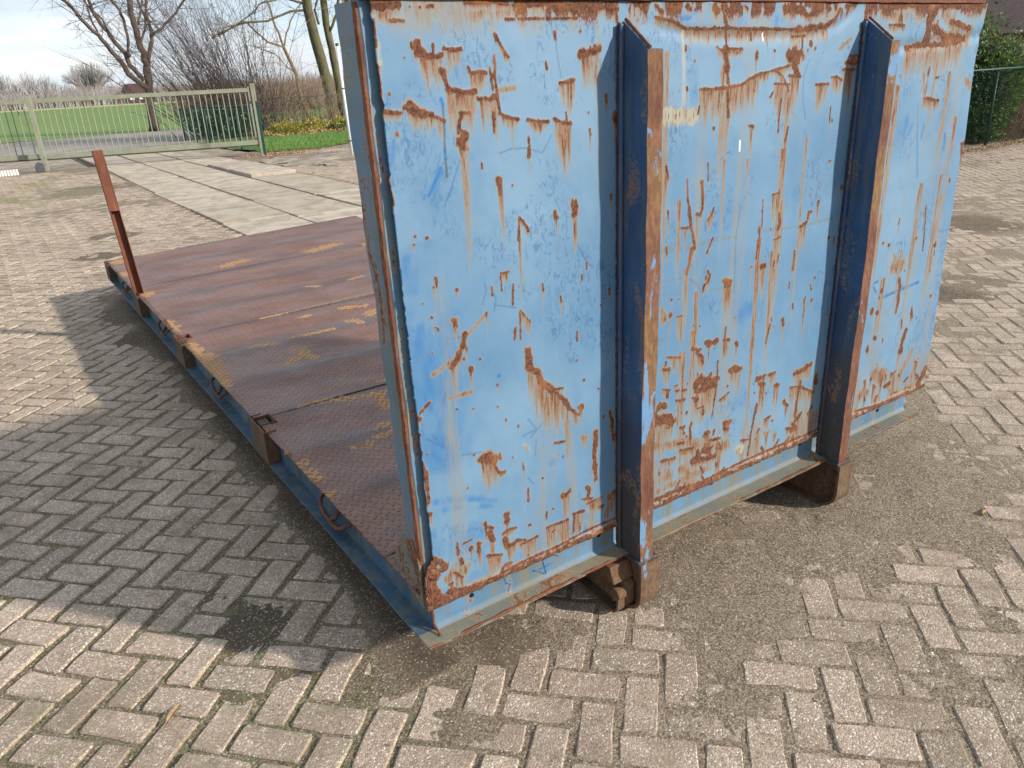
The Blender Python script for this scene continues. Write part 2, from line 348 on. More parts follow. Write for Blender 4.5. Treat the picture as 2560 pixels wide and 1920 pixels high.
def simple(name, col, rough=0.7, var=0.25, scale=20, bump=0.15, spec=0.3, metal=0.0):
    t = NT(name)
    n = t.noise(scale, 5, 0.6)
    dark = tuple(c * (1 - var) for c in col); lite = tuple(min(1, c * (1 + var)) for c in col)
    c = t.mix(t.mr(n, 0.3, 0.7), dark, lite)
    return t.finish(c, rough, t.bump(n, bump, 0.004), metal, spec)
MARKS = """
R 0.146,1.715 0.154,1.705 0.15,1.7 0.0164 0.036
R 0.146,1.7 0.168,1.692 0.194,1.691 0.206,1.694 0.0082 0.051
R 0.185,1.715 0.184,1.7 0.0033 0
R 0.213,1.708 0.226,1.704 0.253,1.705 0.0075 0.027
D 0.22,1.702 0.0089 0.043
R 0.347,1.734 0.352,1.723 0.0079 0
R 0.352,1.723 0.358,1.713 0.381,1.685 0.0047 0.013
R 0.203,1.663 0.21,1.639 0.215,1.627 0.0116 0.006
R 0.213,1.625 0.241,1.619 0.257,1.616 0.285,1.614 0.0091 0.07
R 0.271,1.667 0.276,1.655 0.301,1.658 0.317,1.654 0.0064 0.044
R 0.294,1.6 0.317,1.599 0.342,1.601 0.0117 0.062
R 0.342,1.691 0.341,1.653 0.343,1.614 0.348,1.567 0.0043 0
R 0.327,1.666 0.33,1.64 0.339,1.653 0.0036 0
R 0.33,1.64 0.333,1.618 0.0029 0.006
T 0.345,1.615 0.392,1.618 0.0033 0
R 0.109,1.595 0.123,1.587 0.145,1.58 0.0168 0.04
R 0.138,1.584 0.167,1.574 0.197,1.559 0.0082 0.038
R 0.045,1.588 0.065,1.585 0.093,1.582 0.0072 0.018
R 0.241,1.574 0.265,1.571 0.0043 0.019
R 0.245,1.572 0.235,1.545 0.235,1.532 0.0086 0.01
R 0.236,1.512 0.247,1.521 0.244,1.504 0.0168 0.02
D 0.244,1.504 0.0191 0.214
D 0.249,1.521 0.011 0.118
R 0.348,1.565 0.369,1.555 0.399,1.548 0.006 0.024
D 0.379,1.548 0.0069 0.076
D 0.336,1.548 0.0053 0.068
R 0.331,1.568 0.33,1.521 0.0026 0
R 0.426,1.546 0.452,1.541 0.489,1.537 0.0047 0.021
R 0.508,1.541 0.531,1.532 0.557,1.527 0.0073 0.101
R 0.544,1.554 0.545,1.533 0.0033 0
R 0.595,1.686 0.616,1.691 0.648,1.695 0.0153 0.073
R 0.527,1.623 0.548,1.624 0.574,1.628 0.008 0.052
R 0.488,1.672 0.49,1.657 0.0035 0.017
R 0.517,1.735 0.518,1.723 0.0069 0
R 0.544,1.736 0.0047 0
R 0.594,1.737 0.0056 0.007
R 0.113,1.692 0.0046 0
R 0.069,1.622 0.0039 0
R 0.078,1.539 0.0074 0.022
R 0.027,1.535 0.0039 0
R 0.674,1.586 0.675,1.572 0.0086 0.036
R 0.704,1.542 0.705,1.522 0.0114 0.064
R 0.616,1.55 0.0059 0.007
R 0.619,1.508 0.621,1.498 0.006 0.048
R 0.428,1.506 0.429,1.485 0.0044 0.025
R 0.334,1.416 0.337,1.394 0.011 0.021
D 0.338,1.398 0.0134 0.116
R 0.374,1.397 0.0056 0.022
R 0.29,1.458 0.29,1.447 0.0034 0
R 0.565,1.333 0.567,1.306 0.015 0.083
R 0.503,1.318 0.504,1.302 0.0095 0.074
R 0.389,1.318 0.383,1.262 0.0033 0
R 0.389,1.318 0.413,1.29 0.415,1.282 0.0037 0.015
R 0.051,1.796 0.073,1.794 0.107,1.793 0.0153 0.006
R 0.138,1.789 0.0045 0
R 0.161,1.789 0.0052 0
R 0.178,1.79 0.193,1.791 0.0039 0
R 0.272,1.798 0.352,1.8 0.413,1.793 0.0088 0.003
R 0.413,1.794 0.499,1.799 0.567,1.79 0.637,1.792 0.0108 0.006
R 0.637,1.792 0.71,1.788 0.0119 0.007
T 0.271,1.777 0.35,1.78 0.412,1.783 0.0061 0.009
R 0.378,1.764 0.403,1.764 0.0018 0
R 0.416,1.765 0.485,1.765 0.0018 0
R 0.494,1.765 0.584,1.765 0.0019 0
R 0.089,1.763 0.121,1.763 0.0016 0
R 0.707,1.785 0.715,1.751 0.717,1.716 0.0074 0.007
R 0.521,1.798 0.521,1.778 0.0053 0.006
B 0.195,1.605 0.198,1.593 0.0063 0
X 0.198,1.589 0.197,1.541 0.193,1.492 0.0032 0
B 0.194,1.495 0.193,1.476 0.0043 0
X 0.193,1.476 0.193,1.437 0.0043 0
S 0.519,1.798 0.52,1.756 0.522,1.69 0.532,1.635 0.0015 0
Q 0.342,1.475 0.373,1.483 0.418,1.481 0.468,1.465 0.497,1.504 0.0027 0
R 0.052,1.765 0.052,1.717 0.0043 0.004
R 0.047,1.679 0.05,1.667 0.05,1.623 0.048,1.592 0.0051 0.003
C 0.056,1.717 0.057,1.682 0.0082 0.006
R 0.046,1.448 0.052,1.391 0.0048 0
T 0.067,1.773 0.099,1.782 0.0124 0.008
B 0.175,1.454 0.159,1.412 0.152,1.382 0.0144 0
B 0.067,1.516 0.06,1.488 0.049,1.457 0.0135 0
B 0.179,1.457 0.142,1.4 0.0065 0
P 0.462,1.652 0.492,1.606 0.0424 0
P 0.264,1.703 0.303,1.686 0.0418 0
P 0.454,1.756 0.66,1.741 0.0186 0
P 0.636,1.721 0.685,1.744 0.0243 0
B 0.656,1.785 0.685,1.788 0.0161 0
R 0.387,1.311 0.386,1.265 0.0034 0
D 0.387,1.288 0.0086 0.168
R 0.399,1.31 0.417,1.28 0.0034 0.004
R 0.098,1.314 0.0038 0
R 0.093,1.296 0.006 0.007
R 0.129,1.306 0.0053 0.011
R 0.196,1.171 0.0082 0.019
R 0.297,1.156 0.298,1.136 0.0047 0.012
Q 0.297,1.156 0.307,1.126 0.3,1.094 0.0017 0
R 0.325,1.187 0.349,1.187 0.0043 0.008
R 0.325,1.179 0.327,1.142 0.0034 0
R 0.362,1.152 0.359,1.124 0.358,1.099 0.004 0.004
R 0.182,1.092 0.184,1.082 0.0108 0.044
R 0.129,1.088 0.137,1.084 0.0033 0
R 0.136,1.079 0.0049 0.008
R 0.21,1.052 0.206,1.032 0.185,0.999 0.165,0.975 0.0119 0.024
D 0.172,0.973 0.0171 0.118
R 0.208,1.023 0.212,1.01 0.0043 0.041
T 0.212,1.047 0.241,1.065 0.274,1.091 0.0034 0
T 0.166,0.991 0.138,0.978 0.111,0.968 0.003 0
R 0.379,1.08 0.41,1.041 0.0036 0.038
R 0.379,1.078 0.377,1.001 0.0032 0.029
R 0.362,1.035 0.357,1.006 0.0036 0
R 0.398,0.963 0.399,0.92 0.016 0.044
R 0.399,0.92 0.429,0.89 0.438,0.864 0.475,0.831 0.0143 0.109
R 0.475,0.831 0.512,0.792 0.533,0.757 0.0131 0.105
R 0.533,0.757 0.564,0.728 0.0063 0.029
R 0.483,0.829 0.51,0.826 0.0081 0.033
R 0.568,0.752 0.579,0.756 0.579,0.744 0.567,0.727 0.0085 0.07
D 0.446,0.853 0.0148 0.122
D 0.473,0.822 0.0151 0.115
D 0.525,0.759 0.0188 0.211
R 0.219,0.959 0.22,0.942 0.0105 0.042
R 0.201,0.989 0.0043 0.012
R 0.249,0.977 0.0044 0.025
R 0.566,0.978 0.566,0.953 0.0055 0.014
R 0.563,0.895 0.0036 0
R 0.587,0.83 0.0063 0
R 0.642,0.788 0.0054 0.005
Q 0.567,1.225 0.604,1.168 0.625,1.151 0.0056 0
R 0.604,1.168 0.603,1.15 0.0034 0.013
R 0.587,1.136 0.587,1.123 0.0034 0.004
R 0.296,0.891 0.0065 0.013
R 0.294,0.831 0.0056 0.009
R 0.218,0.846 0.0059 0.026
R 0.169,0.858 0.0044 0
R 0.101,1.153 0.0036 0
R 0.115,1.025 0.0049 0
T 0.155,0.894 0.218,0.894 0.0026 0
R 0.237,0.695 0.257,0.688 0.271,0.679 0.0237 0.075
R 0.27,0.665 0.284,0.636 0.302,0.632 0.0068 0.019
C 0.376,0.688 0.386,0.675 0.007 0
R 0.477,0.664 0.511,0.658 0.0053 0
R 0.492,0.622 0.0075 0
B 0.467,0.602 0.0149 0
B 0.506,0.611 0.0075 0
B 0.302,0.916 0.0092 0
R 0.631,0.655 0.628,0.617 0.624,0.576 0.627,0.495 0.0134 0.015
T 0.589,0.645 0.022 0.031
R 0.653,1.039 0.0061 0
R 0.664,1.055 0.0051 0
R 0.684,1.078 0.686,1.06 0.0061 0.014
R 0.684,0.703 0.693,0.67 0.699,0.605 0.0101 0.041
R 0.045,1.097 0.044,1.07 0.0086 0.004
R 0.044,1.07 0.047,1.001 0.049,0.964 0.0063 0.008
R 0.097,0.9 0.066,0.879 0.058,0.869 0.0059 0
R 0.06,0.864 0.0101 0.013
R 0.058,0.821 0.0051 0.008
R 0.059,0.772 0.0035 0
R 0.074,0.761 0.0044 0
R 0.056,0.738 0.065,0.693 0.0113 0.009
B 0.083,1.234 0.078,1.19 0.023 0
B 0.073,1.063 0.11,1.006 0.036 0
B 0.084,1.092 0.089,1.011 0.102,0.924 0.0239 0
B 0.069,0.826 0.125,0.787 0.129,0.731 0.0299 0
B 0.074,1.265 0.066,1.229 0.0189 0
B 0.047,0.981 0.098,0.883 0.12,0.833 0.0243 0
P 0.472,1.05 0.497,1 0.0427 0
P 0.294,1.267 0.308,1.214 0.0249 0
P 0.323,1.159 0.399,1.124 0.026 0
Q 0.171,0.726 0.234,0.715 0.0037 0
Q 0.203,1.049 0.176,1.047 0.0017 0
Q 0.301,1.11 0.367,1.089 0.0017 0
Q 0.414,0.695 0.407,0.648 0.002 0
Q 0.393,0.707 0.461,0.754 0.002 0
R 0.059,0.736 0.066,0.7 0.063,0.628 0.0097 0.004
R 0.065,0.588 0.0101 0.051
R 0.134,0.467 0.135,0.432 0.0089 0.027
R 0.156,0.46 0.18,0.462 0.0041 0
R 0.177,0.433 0.011 0.084
T 0.132,0.39 0.149,0.378 0.0318 0.028
R 0.143,0.414 0.146,0.398 0.01 0.028
R 0.206,0.437 0.202,0.417 0.013 0.08
R 0.227,0.493 0.233,0.481 0.252,0.469 0.011 0.009
R 0.229,0.483 0.229,0.454 0.0055 0.014
R 0.241,0.459 0.249,0.431 0.014 0.075
R 0.3,0.495 0.299,0.474 0.0151 0.023
R 0.284,0.436 0.299,0.445 0.329,0.44 0.0052 0.009
R 0.293,0.413 0.294,0.398 0.0154 0.014
R 0.296,0.388 0.326,0.39 0.0097 0.058
R 0.327,0.399 0.362,0.385 0.0059 0.029
R 0.346,0.376 0.404,0.38 0.0069 0.074
R 0.275,0.372 0.227,0.388 0.0077 0.058
R 0.378,0.43 0.0069 0.005
R 0.464,0.453 0.0092 0.015
R 0.441,0.45 0.439,0.428 0.0045 0.01
R 0.439,0.396 0.521,0.391 0.0056 0.085
R 0.504,0.483 0.523,0.486 0.0154 0.089
R 0.541,0.404 0.569,0.401 0.58,0.399 0.0085 0.077
R 0.544,0.403 0.539,0.338 0.0053 0
R 0.593,0.48 0.601,0.467 0.595,0.449 0.0106 0.03
R 0.57,0.444 0.615,0.432 0.0037 0.015
R 0.592,0.42 0.65,0.424 0.0038 0.041
R 0.65,0.388 0.0121 0.031
R 0.679,0.413 0.0144 0.063
T 0.673,0.358 0.709,0.412 0.0258 0.032
D 0.625,0.578 0.0157 0.129
R 0.697,0.422 0.715,0.426 0.0111 0.052
R 0.209,0.715 0.0043 0.004
R 0.182,0.624 0.0039 0.013
R 0.378,0.553 0.377,0.511 0.0048 0.009
C 0.373,0.693 0.383,0.681 0.0074 0.004
R 0.494,0.66 0.0068 0
Q 0.378,0.586 0.397,0.56 0.0019 0
R 0.023,0.31 0.051,0.312 0.102,0.317 0.0151 0
R 0.044,0.42 0.041,0.35 0.056,0.319 0.0305 0
R 0.064,0.444 0.097,0.411 0.0131 0
R 0.098,0.324 0.163,0.313 0.241,0.31 0.01 0
R 0.241,0.31 0.364,0.318 0.455,0.315 0.0097 0
R 0.455,0.315 0.596,0.325 0.715,0.325 0.0105 0
T 0.097,0.367 0.122,0.385 0.0226 0.018
B 0.09,0.755 0.129,0.708 0.0244 0
B 0.085,0.616 0.172,0.596 0.263,0.554 0.0143 0
B 0.22,0.556 0.248,0.545 0.0153 0
B 0.104,0.586 0.157,0.575 0.0128 0
B 0.039,0.541 0.067,0.52 0.0168 0
R 0.893,1.389 0.9,1.37 0.902,1.355 0.0057 0.064
R 0.906,1.264 0.908,1.243 0.0075 0.048
R 0.903,1.16 0.906,1.14 0.0061 0.03
R 0.979,1.344 0.984,1.29 0.0049 0
R 0.984,1.29 0.992,1.247 1.003,1.207 1.015,1.159 1.021,1.138 0.0091 0.006
R 1.007,1.14 1.001,1.108 0.992,1.069 0.0104 0.02
D 0.987,1.077 0.0241 0.198
R 1.04,1.331 1.044,1.298 1.045,1.25 1.036,1.238 0.01 0.019
R 1.022,1.241 1.034,1.238 0.0094 0.093
R 1.062,1.383 1.065,1.334 0.0046 0.003
R 0.957,1.21 0.992,1.205 0.998,1.208 0.0042 0
D 0.978,1.201 0.0117 0.046
R 1.095,1.25 1.08,1.226 1.068,1.217 0.0028 0.033
R 1.096,1.16 1.072,1.116 0.0045 0.003
R 1.081,1.06 1.094,1.044 1.086,1.024 1.069,1.017 1.066,1 0.0063 0.032
R 1.157,1.016 1.193,1.01 0.0112 0.122
R 1.168,1.005 1.186,1.002 0.0157 0.015
R 1.321,1.245 1.323,1.161 0.0048 0.007
R 1.31,1.163 1.315,1.134 1.307,1.064 0.0061 0.032
R 1.363,1.255 1.401,1.259 0.0039 0.071
R 1.4,1.268 1.398,1.256 0.004 0
R 1.41,1.188 1.416,1.162 1.407,1.142 0.0099 0.033
R 1.389,1.109 1.422,1.113 0.0055 0.037
R 1.418,1.055 1.415,1.031 0.0051 0.015
R 1.398,1.038 1.397,1.019 0.0056 0.042
R 1.606,1.202 1.605,1.191 0.0105 0.057
R 1.575,1.175 1.557,1.174 1.557,1.157 0.0086 0.011
R 1.516,1.133 1.539,1.138 1.55,1.143 0.0094 0.08
R 1.501,1.054 1.501,0.99 0.0072 0.027
R 1.489,0.95 1.486,0.927 0.0044 0.008
R 1.515,0.87 1.516,0.85 0.006 0.045
R 1.285,1.038 0.0099 0.048
R 1.335,1.03 1.354,1.026 0.0137 0.099
R 1.404,1.007 0.0075 0.004
R 1.728,1.239 0.0128 0.061
R 1.774,1.162 0.0091 0.024
R 1.605,0.92 1.611,0.903 0.0071 0.008
R 1.627,0.94 0.0071 0.025
R 1.62,0.861 0.0093 0.029
R 1.577,0.872 1.584,0.832 1.579,0.805 0.0056 0.092
R 0.932,0.998 0.0072 0.045
R 0.96,0.994 0.0057 0.014
R 0.929,0.95 0.0106 0.075
R 0.955,0.94 0.976,0.939 0.0049 0
D 0.967,0.938 0.0248 0.072
R 1.03,0.896 0.0047 0.015
R 1.058,0.887 0.0048 0.019
R 1.22,0.881 0.0082 0.042
R 1.18,0.856 1.177,0.822 0.0054 0.023
R 1.401,0.819 1.385,0.755 0.0059 0.024
R 1.423,0.806 0.0054 0.066
R 1.718,1.07 1.713,1.043 0.0051 0.016
G 0.879,1.158 0.972,1.146 1.104,1.152 1.204,1.147 0.0099 0
G 1.319,1.148 1.516,1.133 1.702,1.137 0.008 0
G 0.881,1.025 0.988,1.001 1.156,0.993 0.0035 0
G 0.879,1.062 0.985,1.056 0.0035 0
P 1.25,1.314 1.238,1.279 0.0373 0
B 1.249,0.882 1.302,0.898 0.0414 0
P 1.12,0.935 1.088,0.953 0.0392 0
D 1.132,1.384 0.0133 0.253
D 1.407,1.358 0.0173 0.097
D 1.233,1.374 0.0122 0.1
S 1.216,1.244 1.201,1.151 1.21,0.965 0.0013 0
Q 1.005,1.048 1.034,1.03 1.048,1.01 0.0037 0
Q 1.079,1.084 1.066,1.063 1.073,1.041 0.0029 0
T 0.891,0.972 0.902,0.945 0.02 0.021
P 0.904,1.379 0.926,1.362 0.0217 0
P 0.932,1.217 0.925,1.167 0.0419 0
R 0.919,0.817 0.977,0.803 0.0044 0.004
T 0.952,0.794 0.0267 0.031
R 0.914,0.803 0.913,0.792 0.0061 0.023
R 0.903,0.781 0.93,0.774 0.0114 0.051
R 0.903,0.714 0.933,0.703 0.0062 0.032
R 0.926,0.703 0.924,0.68 0.0081 0.008
R 0.894,0.657 0.915,0.653 0.018 0.024
R 0.893,0.613 0.916,0.606 0.94,0.591 0.0364 0.108
R 0.956,0.711 0.968,0.712 0.0045 0.012
R 1.013,0.704 0.0121 0.016
R 0.961,0.694 0.972,0.691 0.0073 0.024
R 0.99,0.686 1.009,0.685 0.0092 0.037
R 0.966,0.658 1,0.651 0.0083 0.091
R 1.013,0.602 0.0095 0.025
R 0.989,0.609 0.0047 0.025
R 1.03,0.817 1.065,0.807 0.01 0.004
R 1.049,0.805 1.077,0.775 1.081,0.754 0.0119 0.044
R 1.093,0.824 1.117,0.818 1.139,0.819 0.013 0.008
R 1.104,0.812 0.013 0.061
R 1.172,0.816 1.197,0.81 0.0105 0.065
R 1.179,0.857 1.178,0.818 0.0057 0.008
R 1.066,0.698 1.104,0.687 0.0378 0.025
R 1.115,0.684 1.16,0.685 0.0125 0.025
R 1.057,0.667 1.15,0.667 0.0161 0.097
R 1.15,0.745 1.152,0.691 1.147,0.626 1.136,0.553 0.0053 0
R 1.215,0.7 1.238,0.698 1.264,0.691 0.0159 0.073
R 1.171,0.602 1.216,0.62 0.005 0.009
R 1.205,0.644 0.007 0.017
R 1.04,0.648 0.0085 0.025
R 1.048,0.639 1.062,0.635 0.0133 0.038
R 1.066,0.603 1.091,0.602 0.0058 0.025
R 1.35,0.631 1.398,0.633 0.0115 0.027
R 1.417,0.628 1.452,0.63 0.0096 0.041
R 1.371,0.606 1.396,0.601 0.0127 0.11
R 1.346,0.582 0.0064 0.027
R 1.41,0.562 0.0065 0.028
R 1.451,0.582 1.477,0.577 0.012 0.098
R 1.235,0.791 1.239,0.78 0.0107 0.042
R 1.568,0.596 1.608,0.599 1.65,0.611 0.0169 0.052
R 1.542,0.548 1.597,0.538 1.64,0.515 1.685,0.491 0.0079 0.052
R 1.601,0.555 1.591,0.484 1.59,0.419 0.0115 0.01
R 1.696,0.556 1.697,0.53 0.0201 0.044
R 1.364,0.531 1.358,0.497 1.35,0.454 1.343,0.406 1.336,0.343 0.0086 0.005
R 1.516,0.501 0.0136 0.01
R 1.524,0.489 1.539,0.476 0.0091 0.034
R 1.196,0.509 1.213,0.511 1.231,0.508 0.0103 0.018
R 1.203,0.49 1.221,0.48 0.0155 0.032
R 1.412,0.458 1.443,0.462 0.0083 0.038
T 1.432,0.397 0.0255 0.054
R 1.458,0.442 0.0102 0.01
T 1.479,0.377 0.0231 0.034
R 1.589,0.4 1.62,0.419 0.0095 0.01
R 1.544,0.385 1.6,0.368 0.0094 0.03
R 1.576,0.394 1.605,0.362 0.013 0.03
R 1.037,0.555 0.0126 0.039
R 0.989,0.555 1.007,0.554 0.0067 0.008
R 1.006,0.531 0.0096 0.017
R 0.98,0.499 1.007,0.495 0.0063 0.026
R 1.031,0.551 1.037,0.498 0.0058 0
R 1.106,0.494 1.123,0.497 0.015 0.058
R 1.131,0.464 1.183,0.456 0.0112 0.027
T 1.191,0.427 1.215,0.42 0.0418 0.028
R 1.05,0.412 1.112,0.4 1.164,0.396 0.0161 0.027
R 1.076,0.442 1.083,0.418 0.0131 0.009
R 1.107,0.437 1.13,0.429 0.0203 0.023
T 0.932,0.391 0.915,0.41 0.0534 0.026
R 0.903,0.461 0.967,0.453 0.0076 0.026
R 1.293,0.413 1.33,0.405 0.0076 0.014
C 1.296,0.38 1.278,0.381 0.0273 0.019
T 1.709,0.384 1.699,0.357 0.0553 0.02
R 0.987,0.472 1.052,0.463 0.0068 0.026
R 1.151,0.497 1.146,0.481 0.0051 0.022
T 0.996,0.404 1.053,0.362 0.0296 0.027
R 0.881,0.327 1.027,0.322 1.083,0.315 0.0126 0
R 1.083,0.315 1.307,0.325 0.0124 0
R 1.307,0.325 1.512,0.324 1.663,0.32 1.751,0.322 0.0133 0
T 0.891,0.354 0.971,0.356 1.138,0.355 0.0241 0
T 0.886,0.525 1.018,0.496 1.191,0.423 0.0278 0.034
G 0.882,0.882 0.924,0.876 0.0085 0
B 1.129,0.798 0.0104 0
P 1.295,0.576 1.338,0.516 0.0313 0
R 0.844,1.766 0.898,1.759 0.94,1.744 0.955,1.739 0.0064 0.017
R 0.955,1.739 1.033,1.737 1.113,1.739 1.197,1.735 1.307,1.734 1.422,1.731 0.0073 0.032
R 1.422,1.731 1.518,1.736 1.567,1.742 0.0159 0.041
R 1.567,1.742 1.604,1.763 1.615,1.785 0.0113 0.011
R 1.351,1.78 1.381,1.793 1.425,1.78 0.0174 0.008
R 1.423,1.791 1.455,1.766 1.502,1.777 0.0156 0.005
R 1.179,1.793 1.192,1.785 0.0065 0.003
R 0.843,1.794 0.865,1.778 0.0104 0.007
R 0.953,1.792 0.964,1.785 0.012 0.005
R 1.053,1.793 1.069,1.78 0.0125 0.007
R 1.085,1.793 1.097,1.765 1.109,1.742 0.0088 0
R 1.142,1.79 1.164,1.778 0.0084 0
R 1.548,1.794 1.57,1.783 0.0111 0
R 1.65,1.794 1.701,1.8 0.0138 0.014
R 1.109,1.735 1.113,1.712 1.113,1.688 0.0058 0
R 1.113,1.686 1.115,1.665 0.0171 0.005
R 1.115,1.665 1.12,1.628 0.0139 0.005
R 1.12,1.628 1.132,1.585 0.01 0.005
T 1.104,1.642 1.109,1.589 0.0132 0.003
R 1.076,1.691 1.097,1.681 1.106,1.67 0.0039 0.003
R 1.105,1.687 1.181,1.683 0.0042 0.016
R 1.16,1.674 0.0054 0.019
R 1.013,1.585 1.068,1.583 1.126,1.584 0.0078 0.075
R 1.126,1.584 1.19,1.589 1.219,1.603 1.262,1.614 0.0061 0.066
R 1.262,1.614 1.334,1.623 1.403,1.634 0.0063 0.017
R 1.126,1.582 1.131,1.547 1.136,1.505 0.0088 0.011
D 1.133,1.519 0.0173 0.172
D 1.127,1.574 0.0238 0.139
R 1.4,1.657 1.418,1.659 1.438,1.656 0.0365 0.008
R 1.403,1.668 1.441,1.667 0.0146 0
R 1.449,1.714 1.449,1.678 0.0088 0.011
R 1.401,1.712 1.463,1.714 0.0058 0.017
R 1.417,1.634 1.435,1.611 0.0185 0.006
R 1.402,1.605 1.453,1.6 0.0067 0.093
R 1.334,1.62 1.373,1.604 1.391,1.581 1.403,1.56 0.0036 0.017
R 1.334,1.585 1.405,1.58 0.0036 0.081
D 1.408,1.56 0.0225 0.149
D 1.366,1.591 0.0147 0.116
R 1.372,1.542 1.368,1.481 1.37,1.445 0.0022 0
R 1.245,1.672 1.244,1.659 0.0117 0.041
R 1.323,1.675 0.0071 0.05
R 1.491,1.691 0.0127 0.017
R 1.479,1.674 0.0067 0.017
R 1.515,1.676 0.0068 0.017
R 0.991,1.658 0.0063 0.013
R 0.956,1.695 0.956,1.687 0.0062 0.005
R 1.244,1.57 0.0071 0.062
R 1.234,1.472 1.252,1.47 0.0094 0.017
D 1.244,1.469 0.0145 0.088
R 1.078,1.478 0.0082 0.039
R 1.417,1.458 1.414,1.442 1.406,1.413 0.0058 0.086
R 1.332,1.564 1.32,1.548 0.0033 0.029
R 1.534,1.573 1.596,1.572 0.0078 0.066
R 1.611,1.592 1.64,1.592 1.669,1.58 0.0048 0.045
R 1.696,1.651 1.737,1.65 0.0064 0.012
R 1.68,1.634 1.737,1.632 0.0121 0.018
R 1.668,1.612 1.728,1.611 0.0064 0.098
R 1.621,1.504 1.624,1.457 0.0029 0.009
T 1.655,1.685 0.0102 0.003
T 1.641,1.673 1.694,1.702 0.0035 0
R 1.751,1.78 1.767,1.73 0.0119 0
R 1.646,1.331 0.0086 0.02
R 1.06,1.382 0.0056 0.011
B 0.988,1.633 0.994,1.594 0.99,1.555 0.0254 0
P 0.954,1.456 0.93,1.466 0.0527 0
P 0.912,1.416 0.0394 0
B 0.935,1.771 0.987,1.783 0.015 0
B 1.321,1.762 1.318,1.748 0.0138 0
B 0.935,1.763 0.965,1.766 0.012 0
Q 1.491,1.646 1.47,1.601 1.474,1.542 1.499,1.472 0.0026 0
Q 1.499,1.439 1.512,1.419 0.0028 0
B 1.112,1.386 1.132,1.401 1.154,1.405 0.0039 0
C 0.943,1.729 0.95,1.66 0.953,1.552 0.0103 0.007
C 0.885,1.522 0.987,1.515 0.0347 0.01
W 1.266,1.722 1.271,1.704 0.0045 0
W 1.195,1.433 1.196,1.404 0.0047 0
S 1.285,1.725 1.292,1.671 0.001 0
R 2.013,1.667 2.081,1.674 2.191,1.672 2.29,1.676 2.365,1.687 0.015 0.085
R 2.107,1.796 2.152,1.766 0.0416 0.012
R 2.131,1.755 2.136,1.694 0.0339 0
R 2.162,1.73 2.245,1.699 2.377,1.69 0.0206 0.037
R 1.85,1.79 1.98,1.796 0.0139 0.006
R 1.98,1.797 2.095,1.796 0.0112 0.006
R 2.155,1.796 2.489,1.796 0.0152 0.006
R 1.894,1.739 1.984,1.738 0.0071 0.017
R 1.945,1.801 1.973,1.727 0.0055 0
R 2.268,1.748 2.407,1.722 0.0141 0.018
T 2.404,1.69 2.411,1.709 0.0464 0.026
T 2.318,1.71 2.221,1.778 0.0541 0.019
T 1.944,1.761 1.874,1.779 0.04 0.011
R 2.165,1.5 2.265,1.485 0.0082 0.033
T 2.142,1.583 2.164,1.506 0.0106 0
R 2.222,1.564 2.247,1.567 0.0055 0
T 2.438,1.545 2.471,1.531 2.512,1.512 0.0252 0
R 2.471,1.316 2.519,1.323 0.0113 0.015
R 2.479,1.315 2.5,1.227 0.0113 0.007
B 2.074,1.428 2.07,1.396 0.027 0
B 2.115,1.412 2.098,1.381 0.0146 0
B 2.193,1.4 2.191,1.36 0.0131 0
B 2.347,1.361 2.358,1.305 0.0118 0
B 2.505,1.299 2.51,1.262 0.0187 0
Q 2.133,1.482 2.2,1.222 0.0036 0
Q 2.085,1.662 2.167,1.626 2.23,1.561 2.318,1.544 0.0043 0
P 2.162,1.557 2.121,1.615 0.0537 0
T 0.871,1.522 0.989,1.519 0.0297 0.01
B 2.079,0.78 2.176,0.788 2.317,0.796 0.0102 0
B 1.997,0.85 2.025,0.853 0.006 0
B 1.995,0.839 2.024,0.811 0.0068 0
Q 2.146,1.416 2.194,1.218 0.0035 0
R 2.289,1.104 2.301,1.042 2.313,0.926 0.0062 0.034
R 2.399,0.936 0.0165 0.012
R 2.029,0.999 0.0118 0.017
R 2.251,0.984 0.0126 0.012
R 2.173,0.84 2.187,0.803 2.186,0.744 2.183,0.697 0.0127 0.024
R 2.058,0.81 0.0155 0.006
R 2.429,0.717 0.0122 0.007
R 2.008,0.734 0.0202 0.037
R 2.053,0.724 0.0157 0.037
R 2.297,0.692 2.305,0.653 0.0127 0.039
R 2.234,0.656 2.24,0.618 0.0067 0.026
R 2.278,0.604 2.262,0.564 2.264,0.513 0.0171 0.026
R 2.063,0.616 0.0145 0.019
R 2.017,0.578 0.0161 0.038
R 2.523,1.33 2.531,1.292 0.0071 0
R 2.481,1.312 0.0171 0.011
R 2.483,1.307 2.492,1.23 0.007 0.011
R 2.431,1.184 0.0126 0.011
R 2.202,0.864 0.0072 0.012
T 2.126,0.911 2.17,0.893 0.0617 0.024
T 2.389,0.879 2.392,0.831 0.02 0.012
P 2.152,0.963 2.135,0.955 0.0692 0
P 2.325,0.993 2.452,0.992 0.048 0
Q 2.238,1.089 2.307,1.057 2.422,0.984 2.476,0.985 0.0038 0
R 2.054,0.622 0.0154 0.023
R 2.279,0.593 2.265,0.551 2.248,0.517 0.0124 0.064
R 2.015,0.588 0.0135 0.031
R 2.027,0.445 2.034,0.413 0.0109 0.032
R 2.07,0.441 0.0121 0.04
R 2.18,0.381 2.216,0.387 0.0147 0.025
R 2.482,0.373 2.442,0.319 0.0339 0
R 1.988,0.323 2.147,0.308 2.314,0.301 0.0131 0
R 2.314,0.301 2.501,0.303 0.0165 0
T 2.009,0.39 2.045,0.387 0.05 0.032
T 2.088,0.467 2.158,0.426 0.0603 0.048
T 2.244,0.325 2.442,0.319 0.0323 0
R 2.324,0.366 2.347,0.376 0.0109 0.026
T 2.343,0.495 2.286,0.416 0.0256 0.05
"""
